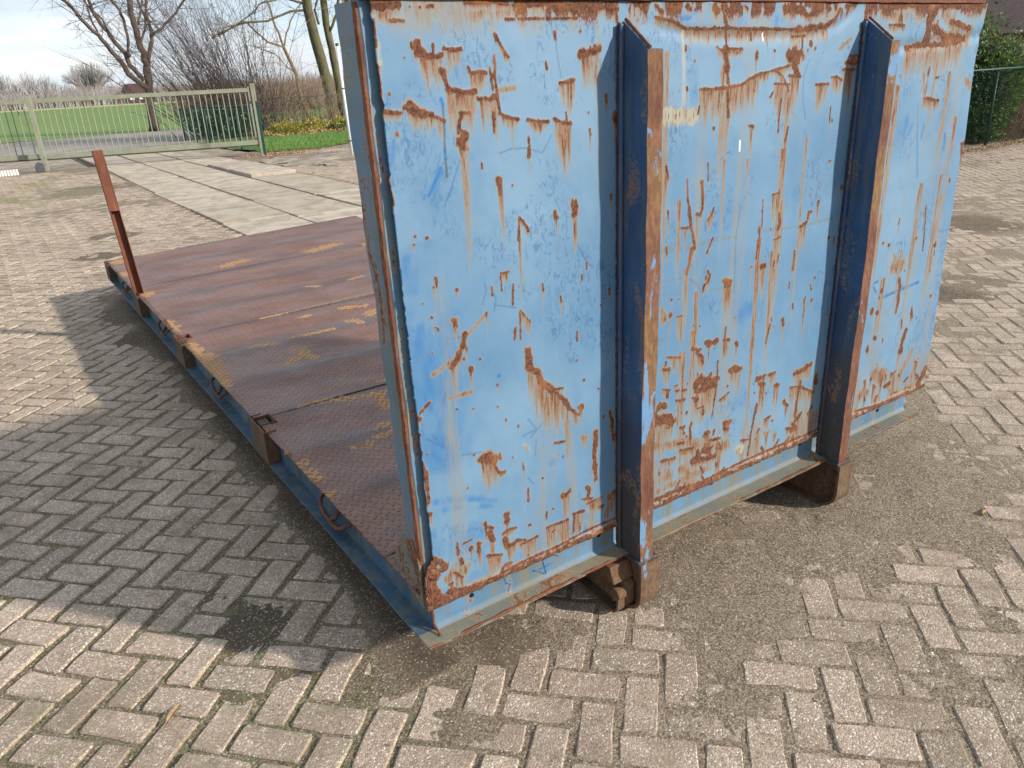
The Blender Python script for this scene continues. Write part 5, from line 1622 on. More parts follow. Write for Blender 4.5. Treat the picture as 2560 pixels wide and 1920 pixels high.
# ---- deck plates
DM = [([(.49, 2.13), (.47, 2.32)], .06), ([(.36, 2.14), (.42, 2.2)], .05), ([(.30, 2.54), (.41, 2.49)], .04), ([(.52, 2.54), (.61, 2.52), (.76, 2.52)], .035), ([(.89, 2.63), (.93, 2.53)], .05), ([(1.05, 2.66), (1.12, 2.7)], .09),
      ([(.02, 2.05), (.05, 2.31)], .07), ([(.03, 2.31), (.06, 2.55)], .09), ([(.04, 2.6), (.04, 2.84)], .06), ([(.04, 3.15), (.04, 3.42)], .05), ([(.05, 5.6), (.1, 5.68)], .10), ([(.04, 5.05), (.05, 5.15)], .06), ([(.05, 4.22), (.08, 4.30)], .07),
      ([(1.0, 3.55), (1.05, 3.5)], .04), ([(1.3, 3.5), (1.4, 3.55)], .04), ([(.22, 1.55), (.33, 1.53), (.44, 1.49), (.56, 1.46), (.7, 1.5)], .04), ([(.53, 1.45), (.52, 1.31)], .05), ([(.56, 1.35), (.62, 1.25), (.7, 1.3)], .07), ([(.6, 1.6), (.9, 1.6)], .03),
      ([(.40, 1.13), (.46, 1.10)], .05), ([(.34, 1.05), (.42, 1.05), (.5, 1.08)], .035), ([(.28, 1.01), (.3, 1.02)], .035), ([(.23, 1.03)], .03), ([(.025, 1.02), (.03, .87)], .035), ([(.03, .75), (.02, .7)], .03), ([(.05, .48), (.06, .44), (.09, .46)], .012),
      ([(.5, 3.03), (.8, 3.05), (1.1, 3.07), (1.6, 3.08)], .03), ([(.7, 2.9), (.75, 2.9)], .03), ([(.75, 4.72), (.9, 4.78)], .12), ([(1.45, 4.66), (1.7, 4.74)], .13), ([(1.9, 4.5), (2.2, 4.6)], .10), ([(.3, 5.75), (.8, 5.8)], .05), ([(.98, 2.9), (1.1, 2.85)], .05), ([(.85, 1.2), (.95, 1.3)], .08)]
dmarks = [('R', p, w, 0) for p, w in DM]
ybreaks = [.082, .275, 1.535, 3.02, 4.52, 5.775]
POCK = [(1.465, 1.556), (2.95, 3.04)]
for k in range(5):
    ya, yb = ybreaks[k] + .003, ybreaks[k + 1] - .003
    xs_ = np.concatenate([[.012, .042, .074], np.arange(.086, 2.4, .012)])
    ys_ = np.unique(np.concatenate([np.arange(ya, yb, .012), [yb], [q for pq in POCK for q in pq if ya < q < yb]]))
    X_, Y_ = np.meshgrid(xs_, ys_, indexing='ij')
    per = (yb - ya) / max(1, round((yb - ya) / .5))
    H = .3500 - .0095 * np.sin(np.pi * ((Y_ - ya) % per) / per) * sstep(0, .15, X_) + .004 * (fbm(X_, Y_, 1.8, 15, 3) - .5) * sstep(0, .2, X_)
    H += .0045 * np.exp(-((Y_ - ya) / .03) ** 2) * sstep(.05, .3, X_) * vnoise(X_, X_ * 0, 2, 16)
    H += .045 * (X_ / 2.4) * (Y_ / 5.77) ** 2
    Yw = Y_ + (.18 * (X_ / 2.4) * ((Y_ / 5.77) ** 2))
    Xw = np.where(X_ == .012, .012 + .004 * (vnoise(Y_, Y_ * 0, 12, 17) - .5) + .008 * (vnoise(Y_, Y_ * 0, 45, 18) > .78) * (Y_ > 2.6) , X_)
    n1, n2 = X_.shape
    g = raster(*np.meshgrid(np.arange(0, 2.41, .01), np.arange(ya, yb + .02, .01), indexing='ij'), dmarks, .01, ['rust'])['rust']
    gi = np.clip(((X_) / .01).astype(int), 0, g.shape[0] - 1); gj = np.clip(((Y_ - ya) / .01).astype(int), 0, g.shape[1] - 1)
    om = g[gi, gj]
    dirt = np.maximum(sstep(.35, 0, Y_) * .8, .5 * np.exp(-((Y_ - yb) / .02) ** 2))
    ph = ((Y_ - ya) % per) / per
    band = np.exp(-((np.minimum(ph, 1 - ph) * per + .03 * (vnoise(X_, Y_, 6, 19) - .5)) / .055) ** 2) * sstep(.02, .25, X_)  # bands along the ridges, a difference in reflection painted darker
    idx = np.arange(X_.size).reshape(X_.shape)
    Fq = np.stack([idx[:-1, :-1], idx[1:, :-1], idx[1:, 1:], idx[:-1, 1:]], -1).reshape(-1, 4)
    cxm = (X_[:-1, :-1] + X_[1:, 1:]).ravel() / 2; cym = (Y_[:-1, :-1] + Y_[1:, 1:]).ravel() / 2
    kill = np.zeros(len(Fq), bool)
    for p0, p1 in POCK: kill |= (cxm < .074) & (cym > p0) & (cym < p1)
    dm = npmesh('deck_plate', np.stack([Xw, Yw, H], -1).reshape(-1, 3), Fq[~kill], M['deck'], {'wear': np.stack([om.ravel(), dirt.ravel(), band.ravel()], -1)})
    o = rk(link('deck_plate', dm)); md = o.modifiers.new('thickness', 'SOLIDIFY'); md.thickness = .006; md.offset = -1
# ragged flakes along the left deck edge near the third pocket
mb = MB()
for k in range(26):
    y = random.uniform(2.75, 3.5); x = random.uniform(.008, .03); s_ = random.uniform(.008, .022)
    V = [(x + random.uniform(-s_, s_), y + random.uniform(-s_, s_) * 2, .354 + random.uniform(0, .008)) for _ in range(4)]
    mb.add(V, [(0, 1, 2), (0, 2, 3)])
o = rk(mb.build('rust_flakes', M['rust_edge'], recalc=False)); o['kind'] = 'stuff'

# ---- the stake standing in the pocket
stk = empty('stake', (0.035, 4.33, .36)); tag(stk, 'tall rusty steel stake leaning slightly, standing in a pocket on the deck edge', 'stake')
def stk_part(name, z0, z1, front):
    mb = MB(); t = .005; w, d_ = .031, .024
    prof = [(-w, -d_), (-w, d_), (w, d_), (w, -d_)]
    # back web and two side flanges
    def lx(z): return -.048 * z / .97 - .006
    def quad(xa, xb, ya, yb):
        V = []
        for z in (z0, z1):
            V += [(lx(z) + xa, ya, z), (lx(z) + xb, ya, z), (lx(z) + xb, yb, z), (lx(z) + xa, yb, z)]
        mb.add(V, [(0, 3, 2, 1), (4, 5, 6, 7), (0, 1, 5, 4), (1, 2, 6, 5), (2, 3, 7, 6), (3, 0, 4, 7)])
    quad(-w, -w + t, -d_, d_); quad(w - t, w, -d_, d_); quad(-w + t, w - t, d_ - t, d_)
    if front: quad(-w + t, w - t, -d_ + .001, -d_ + t + .001)
    o = mb.build(name, M['stake'], bevel=.0012); o.parent = stk; return o
stk_part('lower_channel', -.14, .570, False); stk_part('upper_tube', .571, .965, True)
# ------------------------------------------------------------------ wider ground
M['earth'] = simple('bare_earth', (0.15, 0.12, 0.09), 0.95, 0.35, 1.5, 0.5)
M['asphalt'] = simple('worn_road_surface', (0.24, 0.215, 0.19), 0.85, 0.22, 0.9, 0.2)
M['gravel'] = simple('sandy_gravel', (0.26, 0.215, 0.165), 0.95, 0.35, 3.0, 0.6)
M['field'] = mat_grass('field_grass', (0.135, 0.205, 0.062), (0.16, 0.23, 0.08), (0.09, 0.145, 0.035), True)
M['lawn'] = mat_grass('verge_grass', (0.095, 0.165, 0.038), (0.13, 0.21, 0.05), (0.055, 0.10, 0.022))
M['straw'] = simple('pale_dry_grass', (0.36, 0.33, 0.17), 0.9, 0.3, 0.2, 0.2)

def sheet(name, poly, z, mat, kind='structure'):
    mb = MB(); mb.add([(x, y, z) for x, y in poly], [tuple(range(len(poly)))])
    o = mb.build(name, mat, recalc=False); o['kind'] = kind; return o
sheet('ground', [(-1500, -1500), (1500, -1500), (1500, 1500), (-1500, 1500)], -0.060, M['earth'])
sheet('field', [(-900, 40.2), (6.0, 41.8), (120, 56), (900, 150), (900, 1400), (-900, 1400)], -0.045, M['field'])
sheet('dry_grass_strip', [(-300, 178), (300, 186), (320, 216), (-300, 206)], -0.040, M['straw'])
sheet('forecourt', [(-60, 21.2), (1.72, 21.4), (1.72, 26.8), (5.9, 26.8), (7.3, 32.6), (-60, 30.0)], -0.036, M['gravel'])
sheet('road', [(-200, 24.5), (0, 28.2), (5.6, 29.2), (9, 31.6), (12, 42.6), (6.3, 41.95), (0, 40.6), (-200, 20.5)], -0.030, M['asphalt'])
sheet('gravel_yard', [(4.70, 7.2), (18.5, 6.2), (18.5, 17.8), (8.9, 20.4), (5.95, 20.1), (5.75, 26), (4.70, 26.3)], -0.026, M['gravel'])
t_ = NT('puddle_water'); M['water'] = t_.finish((0.10, 0.10, 0.09), 0.04, None, 0, 0.6)
pud = []
for k in range(22):
    a = 2 * math.pi * k / 22
    pud.append((2.15 + (1.0 + random.uniform(-.2, .2)) * math.cos(a), 27.9 + (.62 + random.uniform(-.15, .15)) * math.sin(a)))
sheet('puddle', pud, -0.024, M['water'])

def bumpy(name, poly_fn, x0, x1, y0, y1, step, amp, z, mat):
    xs = np.arange(x0, x1 + step, step); ys = np.arange(y0, y1 + step, step)
    X_, Y_ = np.meshgrid(xs, ys, indexing='ij')
    H = z + amp * (fbm(X_, Y_, 1.3, 61, 4) - .4)
    idx = np.arange(X_.size).reshape(X_.shape)
    Fq = np.stack([idx[:-1, :-1], idx[1:, :-1], idx[1:, 1:], idx[:-1, 1:]], -1).reshape(-1, 4)
    cxm = X_[:-1, :-1].ravel() + step / 2; cym = Y_[:-1, :-1].ravel() + step / 2
    Fq = Fq[poly_fn(cxm, cym)]
    return link(name, npmesh(name, np.stack([X_, Y_, H], -1).reshape(-1, 3), Fq, mat))
vg = bumpy('grass_verge', lambda x, y: (y > 20.5 + .18 * (x - 6) + .25 * np.sin(x * 2.3)) & (x > 5.95 + .15 * np.sin(y)) & (y < 27 + .2 * x), 5.8, 22, 20, 32, .12, .10, 0.0, M['lawn'])
tag(vg, kind='structure')
mg = bumpy('sandy_mound', lambda x, y: (((x - 7.4) / 2.4) ** 2 + ((y - 17.2) / 2.5) ** 2) < 1 + .25 * np.sin(x * 5) * np.sin(y * 4), 4.8, 10.2, 14.4, 20, .07, .16, -0.01, M['gravel'])
tag(mg, kind='structure')

# grass blades on the verge, leaf-sized clumps in joints
def blades(n, fn, h0, h1, w, name, mat, seed=1, clump=1):
    r = np.random.default_rng(seed)
    P = np.array([fn(r) for _ in range(n)])
    h = r.uniform(h0, h1, n); a = r.uniform(0, 2 * np.pi, n); ln = r.normal(0, .35, (n, 2)) * h[:, None]
    dx = np.cos(a) * w; dy = np.sin(a) * w
    V = np.empty((n, 3, 3))
    V[:, 0] = P + np.c_[-dx, -dy, 0 * h]; V[:, 1] = P + np.c_[dx, dy, 0 * h]; V[:, 2] = P + np.c_[ln, h]
    Fq = np.arange(3 * n).reshape(-1, 3)
    o = link(name, npmesh(name, V.reshape(-1, 3), Fq, mat, smooth=False)); o['kind'] = 'stuff'
    return o
blades(26000, lambda r: (lambda x, y: (x, y, .02))(*(lambda x: (x, 20.5 + .18 * (x - 6) + .25 * math.sin(x * 2.3) + r.uniform(0, 1) ** 1.3 * 5.5))(r.uniform(6.0, 14))), .03, .10, .006, 'grass', mat_leaf('blade_green', (0.10, 0.20, 0.035), (0.15, 0.26, 0.055)), 4)

# moss cushions in the joints, loose grit, twigs and dry leaves on the pavers
grit_pts = []
V = []; Fq = []
r = np.random.default_rng(8)
ng = 5500
gx = np.where(r.random(ng) < .6, r.uniform(-1.25, 3.0, ng), r.uniform(.4, 2.8, ng)); gy = r.uniform(-1.35, 2.5, ng)
gh, gw, gm = soil(gx, gy)
sz = r.uniform(.0012, .0034, ng) * (1 + (r.random(ng) < .02) * 1.2)
zz = np.maximum(gh, 0.0) + sz * .3
offs = np.array([[1, 0, 0], [-.5, .8, 0], [-.6, -.75, 0], [0.1, 0.05, .9]])
jit = r.uniform(.6, 1.3, (ng, 4, 3)); rot = r.uniform(0, 6.28, ng)
o4 = offs[None] * jit
cx4 = o4[..., 0] * np.cos(rot)[:, None] - o4[..., 1] * np.sin(rot)[:, None]; cy4 = o4[..., 0] * np.sin(rot)[:, None] + o4[..., 1] * np.cos(rot)[:, None]
P4 = np.stack([gx[:, None] + cx4 * sz[:, None], gy[:, None] + cy4 * sz[:, None], zz[:, None] + (o4[..., 2] - .2) * sz[:, None]], -1).reshape(-1, 3)
base = (np.arange(ng) * 4)[:, None, None] + np.array([[0, 1, 3], [1, 2, 3], [2, 0, 3]])[None]
g_ = link('grit', npmesh('grit', P4, base.reshape(-1, 3), simple('grit_stones', (0.27, 0.225, 0.175), .9, .4, 300, .2), smooth=False)); g_['kind'] = 'stuff'

def moss(n, seed):
    r = np.random.default_rng(seed); V = []; Fq = []
    k = 0
    while k < n:
        x = r.uniform(-1.25, .5); y = r.uniform(-.6, 2.5)
        h_, w_, m_ = soil(np.array([[x]]), np.array([[y]]))
        if m_[0, 0] < .35 or h_[0, 0] > -.001: continue
        s_ = r.uniform(.0015, .004); b = len(V)
        for a in (0, 2.1, 4.2): V.append((x + s_ * math.cos(a + k), y + s_ * math.sin(a + k), h_[0, 0]))
        V.append((x + r.normal(0, .001), y + r.normal(0, .001), h_[0, 0] + s_ * r.uniform(.7, 1.4)))
        Fq += [(b, b + 1, b + 3), (b + 1, b + 2, b + 3), (b + 2, b, b + 3)]; k += 1
    return V, Fq
V, Fq = moss(8500, 5)
mo = link('moss', npmesh('moss', np.array(V), np.array(Fq), mat_leaf('moss_green', (0.07, 0.095, 0.018), (0.14, 0.165, 0.03)), smooth=False)); mo['kind'] = 'stuff'

M['deadleaf'] = simple('dry_leaf', (0.30, 0.19, 0.10), .8, .35, 60, .2)
def dry_leaf(x, y, L, W, ang, label, z=.006, cat='leaf'):
    mb = MB(); n = 7; V = []
    for i in range(n + 1):
        t = i / n; w = W * math.sin(math.pi * min(.98, max(.04, t))) ** .8
        for s_ in (-1, 0, 1): V.append((L * (t - .5), s_ * w / 2, .006 * math.sin(t * 4) + (.004 if s_ else 0)))
    Fq = [(3 * i + k, 3 * i + 3 + k, 3 * i + 4 + k, 3 * i + 1 + k) for i in range(n) for k in (0, 1)]
    mb.add(V, Fq); o = mb.build('dry_leaf', M['deadleaf'], recalc=False); o.location = (x, y, z); o.rotation_euler = (0.1, .05, ang); tag(o, label, cat)
dry_leaf(-.617, .43, .10, .016, .9, 'narrow dry brown leaf lying between mossy pavers at the lower left')
def stick(x, y, L, ang, label, r0=.004):
    mb = MB(); mb.tube([(-L / 2, 0, 0), (-L / 6, .004, .003), (L / 5, -.003, .001), (L / 2, .002, 0)], [r0, r0, r0 * .8, r0 * .5], 6)
    o = mb.build('twig', M['deadleaf']); o.location = (x, y, .006); o.rotation_euler = (0, 0, ang); tag(o, label, 'twig')
stick(2.17, -.42, .055, .2, 'short pale wood chip on the sandy paving right of the rack', .006)
stick(1.66, -.06, .05, 1.2, 'small dark twig on the sand just right of the second skid rail nose', .002)

# ------------------------------------------------------------------ sliding gate
M['gate'] = simple('sage_green_gate_paint', (0.225, 0.232, 0.172), 0.5, 0.10, 6, 0.05)
M['gate_dark'] = simple('dark_track_steel', (0.055, 0.06, 0.05), 0.6, 0.2, 12, 0.1)
M['galv'] = simple('dark_green_fence_paint', (0.012, 0.050, 0.038), 0.5, 0.15, 20, 0.1)
GL = np.array([.76, 21.55]); GR = np.array([5.66, 19.95]); gd = (GR - GL) / np.linalg.norm(GR - GL); GLEN = np.linalg.norm(GR - GL)
gang = math.atan2(gd[1], gd[0])
def gate_obj(name, loc):
    e = empty(name, loc); e.rotation_euler = (0, 0, gang); return e
gate = gate_obj('sliding_gate', (GL[0], GL[1], 0)); tag(gate, 'long sage green sliding gate of thin vertical bars closing off the driveway', 'gate')
def gpart(name, par, boxes, mat, bevel=.002):
    mb = MB()
    for b in boxes: mb.box(*b)
    o = mb.build(name, mat, bevel=bevel); o.parent = par; return o
gpart('top_rail', gate, [(.05, GLEN - .06, -.03, .03, 1.60, 1.685)], M['gate'])
gpart('bottom_rail', gate, [(.05, GLEN + .02, -.035, .035, .285, .40)], M['gate'])
gpart('track', gate, [(.05, GLEN + .02, -.03, .03, .25, .2845)], M['gate_dark'])
mb = MB(); k = 0
while .07 + k * .055 < GLEN - .1:
    x = .07 + k * .055; mb.add([(x, -.003, 1.6855), (x + .05, -.003, 1.6855), (x + .025, -.003, 1.715), (x, .003, 1.6855), (x + .05, .003, 1.6855), (x + .025, .003, 1.715)], [(0, 1, 2), (5, 4, 3), (0, 2, 5, 3), (1, 4, 5, 2)]); k += 1
o = mb.build('serrated_strip', M['gate']); o.parent = gate
bar_me = None
def bars(par, t0, t1, sp, z0, z1):
    global bar_me
    t = t0
    while t < t1:
        if bar_me is None:
            mb = MB(); mb.tube([(0, 0, z0), (0, 0, z1)], .0125, 8); bar_me = mb.mesh('bar', M['gate'])
        o = bpy.data.objects.new('bar', bar_me); o.location = (t, 0, 0); COL.objects.link(o); o.parent = par
        t += sp
bars(gate, .19, GLEN - .08, .1425, .40, 1.60)
gpart('end_upright', gate, [(GLEN - .055, GLEN + .0, -.03, .03, .4005, 1.73)], M['gate'])
gate2 = gate_obj('barred_gate', (GL[0] - .05, GL[1] + .34, 0)); tag(gate2, 'second sage green barred gate panel running out of the photo left behind the post', 'gate panel')
gpart('top_rail', gate2, [(-3.2, .1, -.03, .03, 1.60, 1.685)], M['gate']); gpart('bottom_rail', gate2, [(-3.2, .1, -.035, .035, .285, .40)], M['gate']); gpart('track', gate2, [(-3.2, .1, -.03, .03, .25, .2845)], M['gate_dark'])
bars(gate2, -3.1, .02, .1425, .40, 1.60)
p1 = gate_obj('gate_post', (GL[0] - .03, GL[1] - .11, 0)); tag(p1, 'sage green square gate post on the left with a dark foot housing beside it', 'gate post')
gpart('post', p1, [(-.05, .05, -.05, .05, 0, 1.79)], M['gate'], .004)
gpart('clamp', p1, [(-.057, .057, -.057, .057, .30, .42)], M['gate'], .004); gpart('clamp', p1, [(-.056, .056, -.056, .056, .17, .19)], M['gate'], .002)
gpart('post_cap', p1, [(-.055, .055, -.055, .055, 1.791, 1.80)], M['gate'], .002)
p2 = gate_obj('gate_post', (GR[0] + .06, GR[1] - .03, 0)); tag(p2, 'sage green gate post on the right, doubled by a darker green post', 'gate post')
gpart('post', p2, [(-.04, .02, -.05, .05, 0, 1.80)], M['gate'], .004); gpart('post', p2, [(.025, .095, -.04, .06, 0, 1.36)], M['galv'], .004)
gpart('post', p2, [(.025, .07, -.03, .03, 1.361, 1.80)], M['gate'], .004)
gpart('catch', p2, [(-.10, -.041, -.04, .04, .42, .47)], M['gate_dark']); gpart('catch', p2, [(-.10, -.041, -.04, .04, 1.32, 1.38)], M['gate_dark'])
# guide roller housing by the left post
mb = MB(); prof = [(-.10, 0), (-.11, .10), (-.08, .19), (0, .235), (.09, .20), (.12, .08), (.12, 0)]
mb.prism(prof, -.10, .10, 'y'); rh = mb.build('roller_housing', simple('dark_grey_plastic', (0.06, 0.068, 0.08), .5, .2, 15, .1), bevel=.015); rh.location = (.60, 21.50, 0); tag(rh, 'dark grey rounded roller housing at the foot of the left gate post', 'roller housing')
wt = simple('pale_concrete', (0.55, 0.55, 0.53), .8, .1, 12, .2); dk = simple('grey_groove', (0.22, 0.22, 0.22), .9, .2, 12, .2)
kb = empty('kerb_block', (-.09, 21.15, 0)); tag(kb, 'pale grey grooved concrete block on the ground at the left edge of the photo', 'concrete block')
for k in range(9):
    mb = MB(); mb.box(-.36 + k * .062, -.36 + k * .062 + .050, -.10, .10, 0, .135); o = mb.build('block_ridge', wt, bevel=.006); o.parent = kb
mb = MB(); mb.box(-.36, .186, -.09, .09, .001, .12); o = mb.build('block_core', dk); o.parent = kb

# white pole right of the gate
wp = empty('pole', (7.03, 16.96, 0)); tag(wp, 'thin white jointed pole standing right behind the headboard post', 'pole')
mb = MB(); mb.tube([(0, 0, 0), (-.045, 0, 2.5)], .033, 12); o = mb.build('shaft', simple('white_plastic_pole', (0.62, 0.66, 0.70), .4, .06, 5, .03), smooth=True); o.parent = wp
for z in (.35, 1.55):
    mb = MB(); mb.tube([(-.045 * z / 2.5, 0, z), (-.045 * (z + .03) / 2.5, 0, z + .03)], .037, 12); o = mb.build('joint_ring', M['gate_dark']); o.parent = wp
mb = MB(); mb.tube([(-.045, 0, 2.5), (-.046, 0, 2.56)], .040, 12); o = mb.build('pole_cap', M['gate_dark']); o.parent = wp

# ------------------------------------------------------------------ chain-link fences
def chainlink(name, A, Bp, z0, z1, pitch, label, posts=3, wr=.002, rail=.02, z1b=None):
    A = np.array(A); Bp = np.array(Bp); L = np.linalg.norm(Bp - A); ang = math.atan2(*(Bp - A)[::-1])
    e = empty(name, (A[0], A[1], 0)); e.rotation_euler = (0, 0, ang); tag(e, label, 'fence')
    mb = MB(); mb.tube([(0, 0, z1), (L, 0, z1)], rail, 8); o = mb.build('top_rail', M['galv'], smooth=True); o.parent = e
    mb = MB(); H = z1 - z0
    sl = .62
    n = int((L + H * sl) / pitch)
    for s_ in (1, -1):
        for k in range(n + 1):
            xa = k * pitch - (H * sl if s_ > 0 else 0); xb = xa + H * sl
            za, zb = (z0, z1) if s_ > 0 else (z1, z0)
            P = []
            for x, z in ((xa, za), (xb, zb)):
                P.append([x, z])
            # clip to the panel
            def at(x): return za + (zb - za) * (x - xa) / (xb - xa)
            x0 = max(xa, 0); x1 = min(xb, L)
            if x1 - x0 < .01: continue
            mb.tube([(x0, s_ * wr * .6, at(x0)), (x1, s_ * wr * .6, at(x1))], wr, 3, cap=False)
    o = mb.build('mesh', M['galv'], recalc=False); o.parent = e; o['kind'] = 'stuff'
    for k in range(posts):
        x = L * k / max(1, posts - 1)
        mb = MB(); mb.tube([(x, .03, 0), (x, .03, z1 + .03)], .024, 8); o = mb.build('fence_post', M['galv'], smooth=True); o.parent = e
    return e
chainlink('chain_link_fence', (6.0, 30.3), (5.80, 20.4), .03, 1.12, .10, 'dark green chain-link fence running back from the right gate post', 6, .0018)
chainlink('chain_link_fence', (6.05, 30.5), (8.4, 29.6), .03, 1.12, .09, 'short dark green chain-link fence in front of the laurel bush behind the gate', 4, .0022)
chainlink('chain_link_fence', (8.6, 33.6), (16.5, 33.0), .03, 1.25, .14, 'low green wire fence running behind the two thick trees', 5, .004)
chainlink('chain_link_fence', (12.6, 5.95), (17.4, 5.72), .04, 1.33, .062, 'green chain-link fence in front of the evergreen hedge on the right', 3, .0024)

# ------------------------------------------------------------------ vegetation
def leaves_mesh(name, pts, size, mat, parent=None, seed=3, stuff=False, flat=.5):
    r = np.random.default_rng(seed); n = len(pts); pts = np.asarray(pts, float)
    a = r.normal(0, 1, (n, 3)); a /= np.linalg.norm(a, axis=1)[:, None]
    b = np.cross(a, r.normal(0, 1, (n, 3))); b /= np.linalg.norm(b, axis=1)[:, None]
    s_ = size * r.uniform(.6, 1.35, n)[:, None]
    V = np.empty((n, 4, 3)); V[:, 0] = pts - a * s_; V[:, 1] = pts + b * s_ * flat; V[:, 2] = pts + a * s_; V[:, 3] = pts - b * s_ * flat
    me = npmesh(name, V.reshape(-1, 3), np.arange(4 * n).reshape(-1, 4), mat, smooth=False)
    o = link(name, me, parent)
    if stuff: o['kind'] = 'stuff'
    return o

def limb(mb, pts2, r, y0, rs, depth=.5, ext=0):
    """limb given as (x,z) points, gets its own wandering depth"""
    P = []; y = y0; dy = rs.uniform(-depth, depth)
    for i, (x, z) in enumerate(pts2): P.append((x, y0 + dy * i / max(1, len(pts2) - 1), z))
    if ext:
        a = np.array(P[-2]); b = np.array(P[-1]); d = (b - a) / (np.linalg.norm(b - a) + 1e-9)
        for k in range(1, 4): P.append(tuple(b + d * ext * k / 3 + np.array([rs.gauss(0, .08), rs.gauss(0, .08), 0])))
    n = len(P); Q = []; Rr = []
    for i in range(n - 1):
        for s_ in range(3):
            t = s_ / 3; Q.append(tuple(np.array(P[i]) * (1 - t) + np.array(P[i + 1]) * t + np.array([rs.gauss(0, .02), rs.gauss(0, .02), 0]) * (1 if s_ else 0)))
    Q.append(P[-1])
    m = len(Q)
    r = tuple(q * .76 for q in r)
    for i in range(m): Rr.append(r[0] + (r[-1] - r[0]) * (i / (m - 1)) if len(r) == 2 else float(np.interp(i / (m - 1), np.linspace(0, 1, len(r)), r)))
    mb.tube(Q, Rr, 8 if r[0] > .1 else 6)
    return Q, Rr

def twigs(mb, P, d, L, r, lev, rs, droop=0.0, n_kids=4):
    d = np.array(d, float); d /= np.linalg.norm(d) + 1e-9
    pts = [np.array(P, float)]; seg = 4
    for i in range(seg):
        d = d + np.array([rs.gauss(0, .13), rs.gauss(0, .13), rs.gauss(0, .10) - droop]); d /= np.linalg.norm(d)
        pts.append(pts[-1] + d * L / seg)
    mb.tube(pts, [r * (1 - .75 * i / seg) for i in range(seg + 1)], 3 if r < .02 else 5, cap=False)
    if lev > 0:
        for k in range(n_kids):
            j = rs.randint(1, seg); q = pts[j]
            ax = np.array([rs.gauss(0, 1), rs.gauss(0, 1), rs.gauss(0, .7)]); ax /= np.linalg.norm(ax)
            nd = d * 1.0 + ax * .75
            twigs(mb, q, nd, L * rs.uniform(.4, .7), r * .5, lev - 1, rs, droop, n_kids)

def bare_tree(name, label, limbs, y0, bark, twig_mat, seed, n_tw, tl=1.1, tr_=.022, lev=2, droop=0.0, depth=.9, kids=4, trunks=1, ext=1.6):
    rs = random.Random(seed)
    e = empty(name, (limbs[0][0][0][0], y0, 0)); tag(e, label, 'tree')
    ox = limbs[0][0][0][0]
    mt = MB(); mtw = MB(); pool = []
    for i, (pts, r) in enumerate(limbs):
        mb = MB()
        Q, Rr = limb(mb, [(x - ox, z) for x, z in pts], r, 0.0, rs, 0.15 if i < trunks else depth, 0 if (i < trunks and trunks == 1) else (ext if pts[-1][1] > 5 else .8))
        o = mb.build('trunk' if i < trunks else 'limb', bark, smooth=True); o.parent = e
        if i >= trunks or trunks > 1:
            for q, rr in zip(Q[2:], Rr[2:]): pool.append((np.array(q), rr))
            for j in range(2, len(Q) - 1): pool[-1] = pool[-1]
    for k in range(n_tw):
        q, rr = pool[rs.randrange(len(pool))]
        if q[2] < 1.6: continue
        d = np.array([rs.gauss(0, 1), rs.gauss(0, .9), rs.uniform(-.1, 1.1)])
        twigs(mtw, q, d, tl * rs.uniform(.5, 1.3), tr_ * rs.uniform(.7, 1.1), lev, rs, droop, kids)
    o = mtw.build('crown', twig_mat, recalc=False); o.parent = e
    return e

T1 = [([(7.12, -0.04), (7.17, 0.93), (7.25, 1.83), (7.46, 3.17)], (0.36, 0.27, 0.25, 0.24)), ([(7.20, 1.96), (6.49, 2.61), (6.25, 3.21), (5.83, 3.86), (5.52, 4.36), (5.08, 4.85), (4.63, 5.54), (4.31, 5.87)], (0.168, 0.056)), ([(7.14, 2.34), (6.66, 3.05), (6.59, 3.56), (6.19, 4.21), (5.95, 4.71), (5.67, 5.33), (5.59, 5.88)], (0.157, 0.078)), ([(7.43, 3.02), (7.27, 3.83), (7.25, 4.62), (7.15, 5.33), (7.21, 5.89)], (0.213, 0.135)), ([(7.47, 3.14), (7.92, 4.11), (8.03, 4.61), (7.98, 5.26), (8.15, 5.89)], (0.135, 0.067)), ([(7.98, 4.4), (8.49, 4.68), (9.05, 5.18), (9.53, 5.69), (9.91, 6.05)], (0.09, 0.045)), ([(6.7, 3.41), (6.82, 4.13), (6.83, 4.98), (6.76, 5.47), (6.49, 5.88)], (0.101, 0.056)), ([(7.4, 4.12), (7.73, 4.62), (7.96, 5.19), (7.86, 5.89)], (0.078, 0.045)), ([(5.56, 4.4), (5.42, 5.13), (5.39, 5.88)], (0.067, 0.034)), ([(7.41, 4.83), (7.69, 5.47), (7.89, 5.89)], (0.067, 0.045)), ([(6.19, 4.21), (5.97, 5.12), (5.56, 5.74)], (0.056, 0.034))]
T2 = [([(13.73, 0.03), (13.44, 1.16), (13.37, 2.29), (12.95, 3.47)], (0.15, 0.10)), ([(12.95, 3.47), (12.75, 4.4), (12.71, 5.1), (12.64, 5.65)], (0.071, 0.04)), ([(12.95, 3.47), (12.16, 3.7), (11.61, 4.14), (11.22, 4.52), (10.68, 4.42)], (0.061, 0.03)), ([(12.95, 3.47), (13.18, 4.11), (13.61, 4.82), (14.11, 5.38)], (0.05, 0.03)), ([(13.37, 2.29), (13.08, 2.52), (12.55, 3.2), (12.17, 3.35)], (0.04, 0.02))]
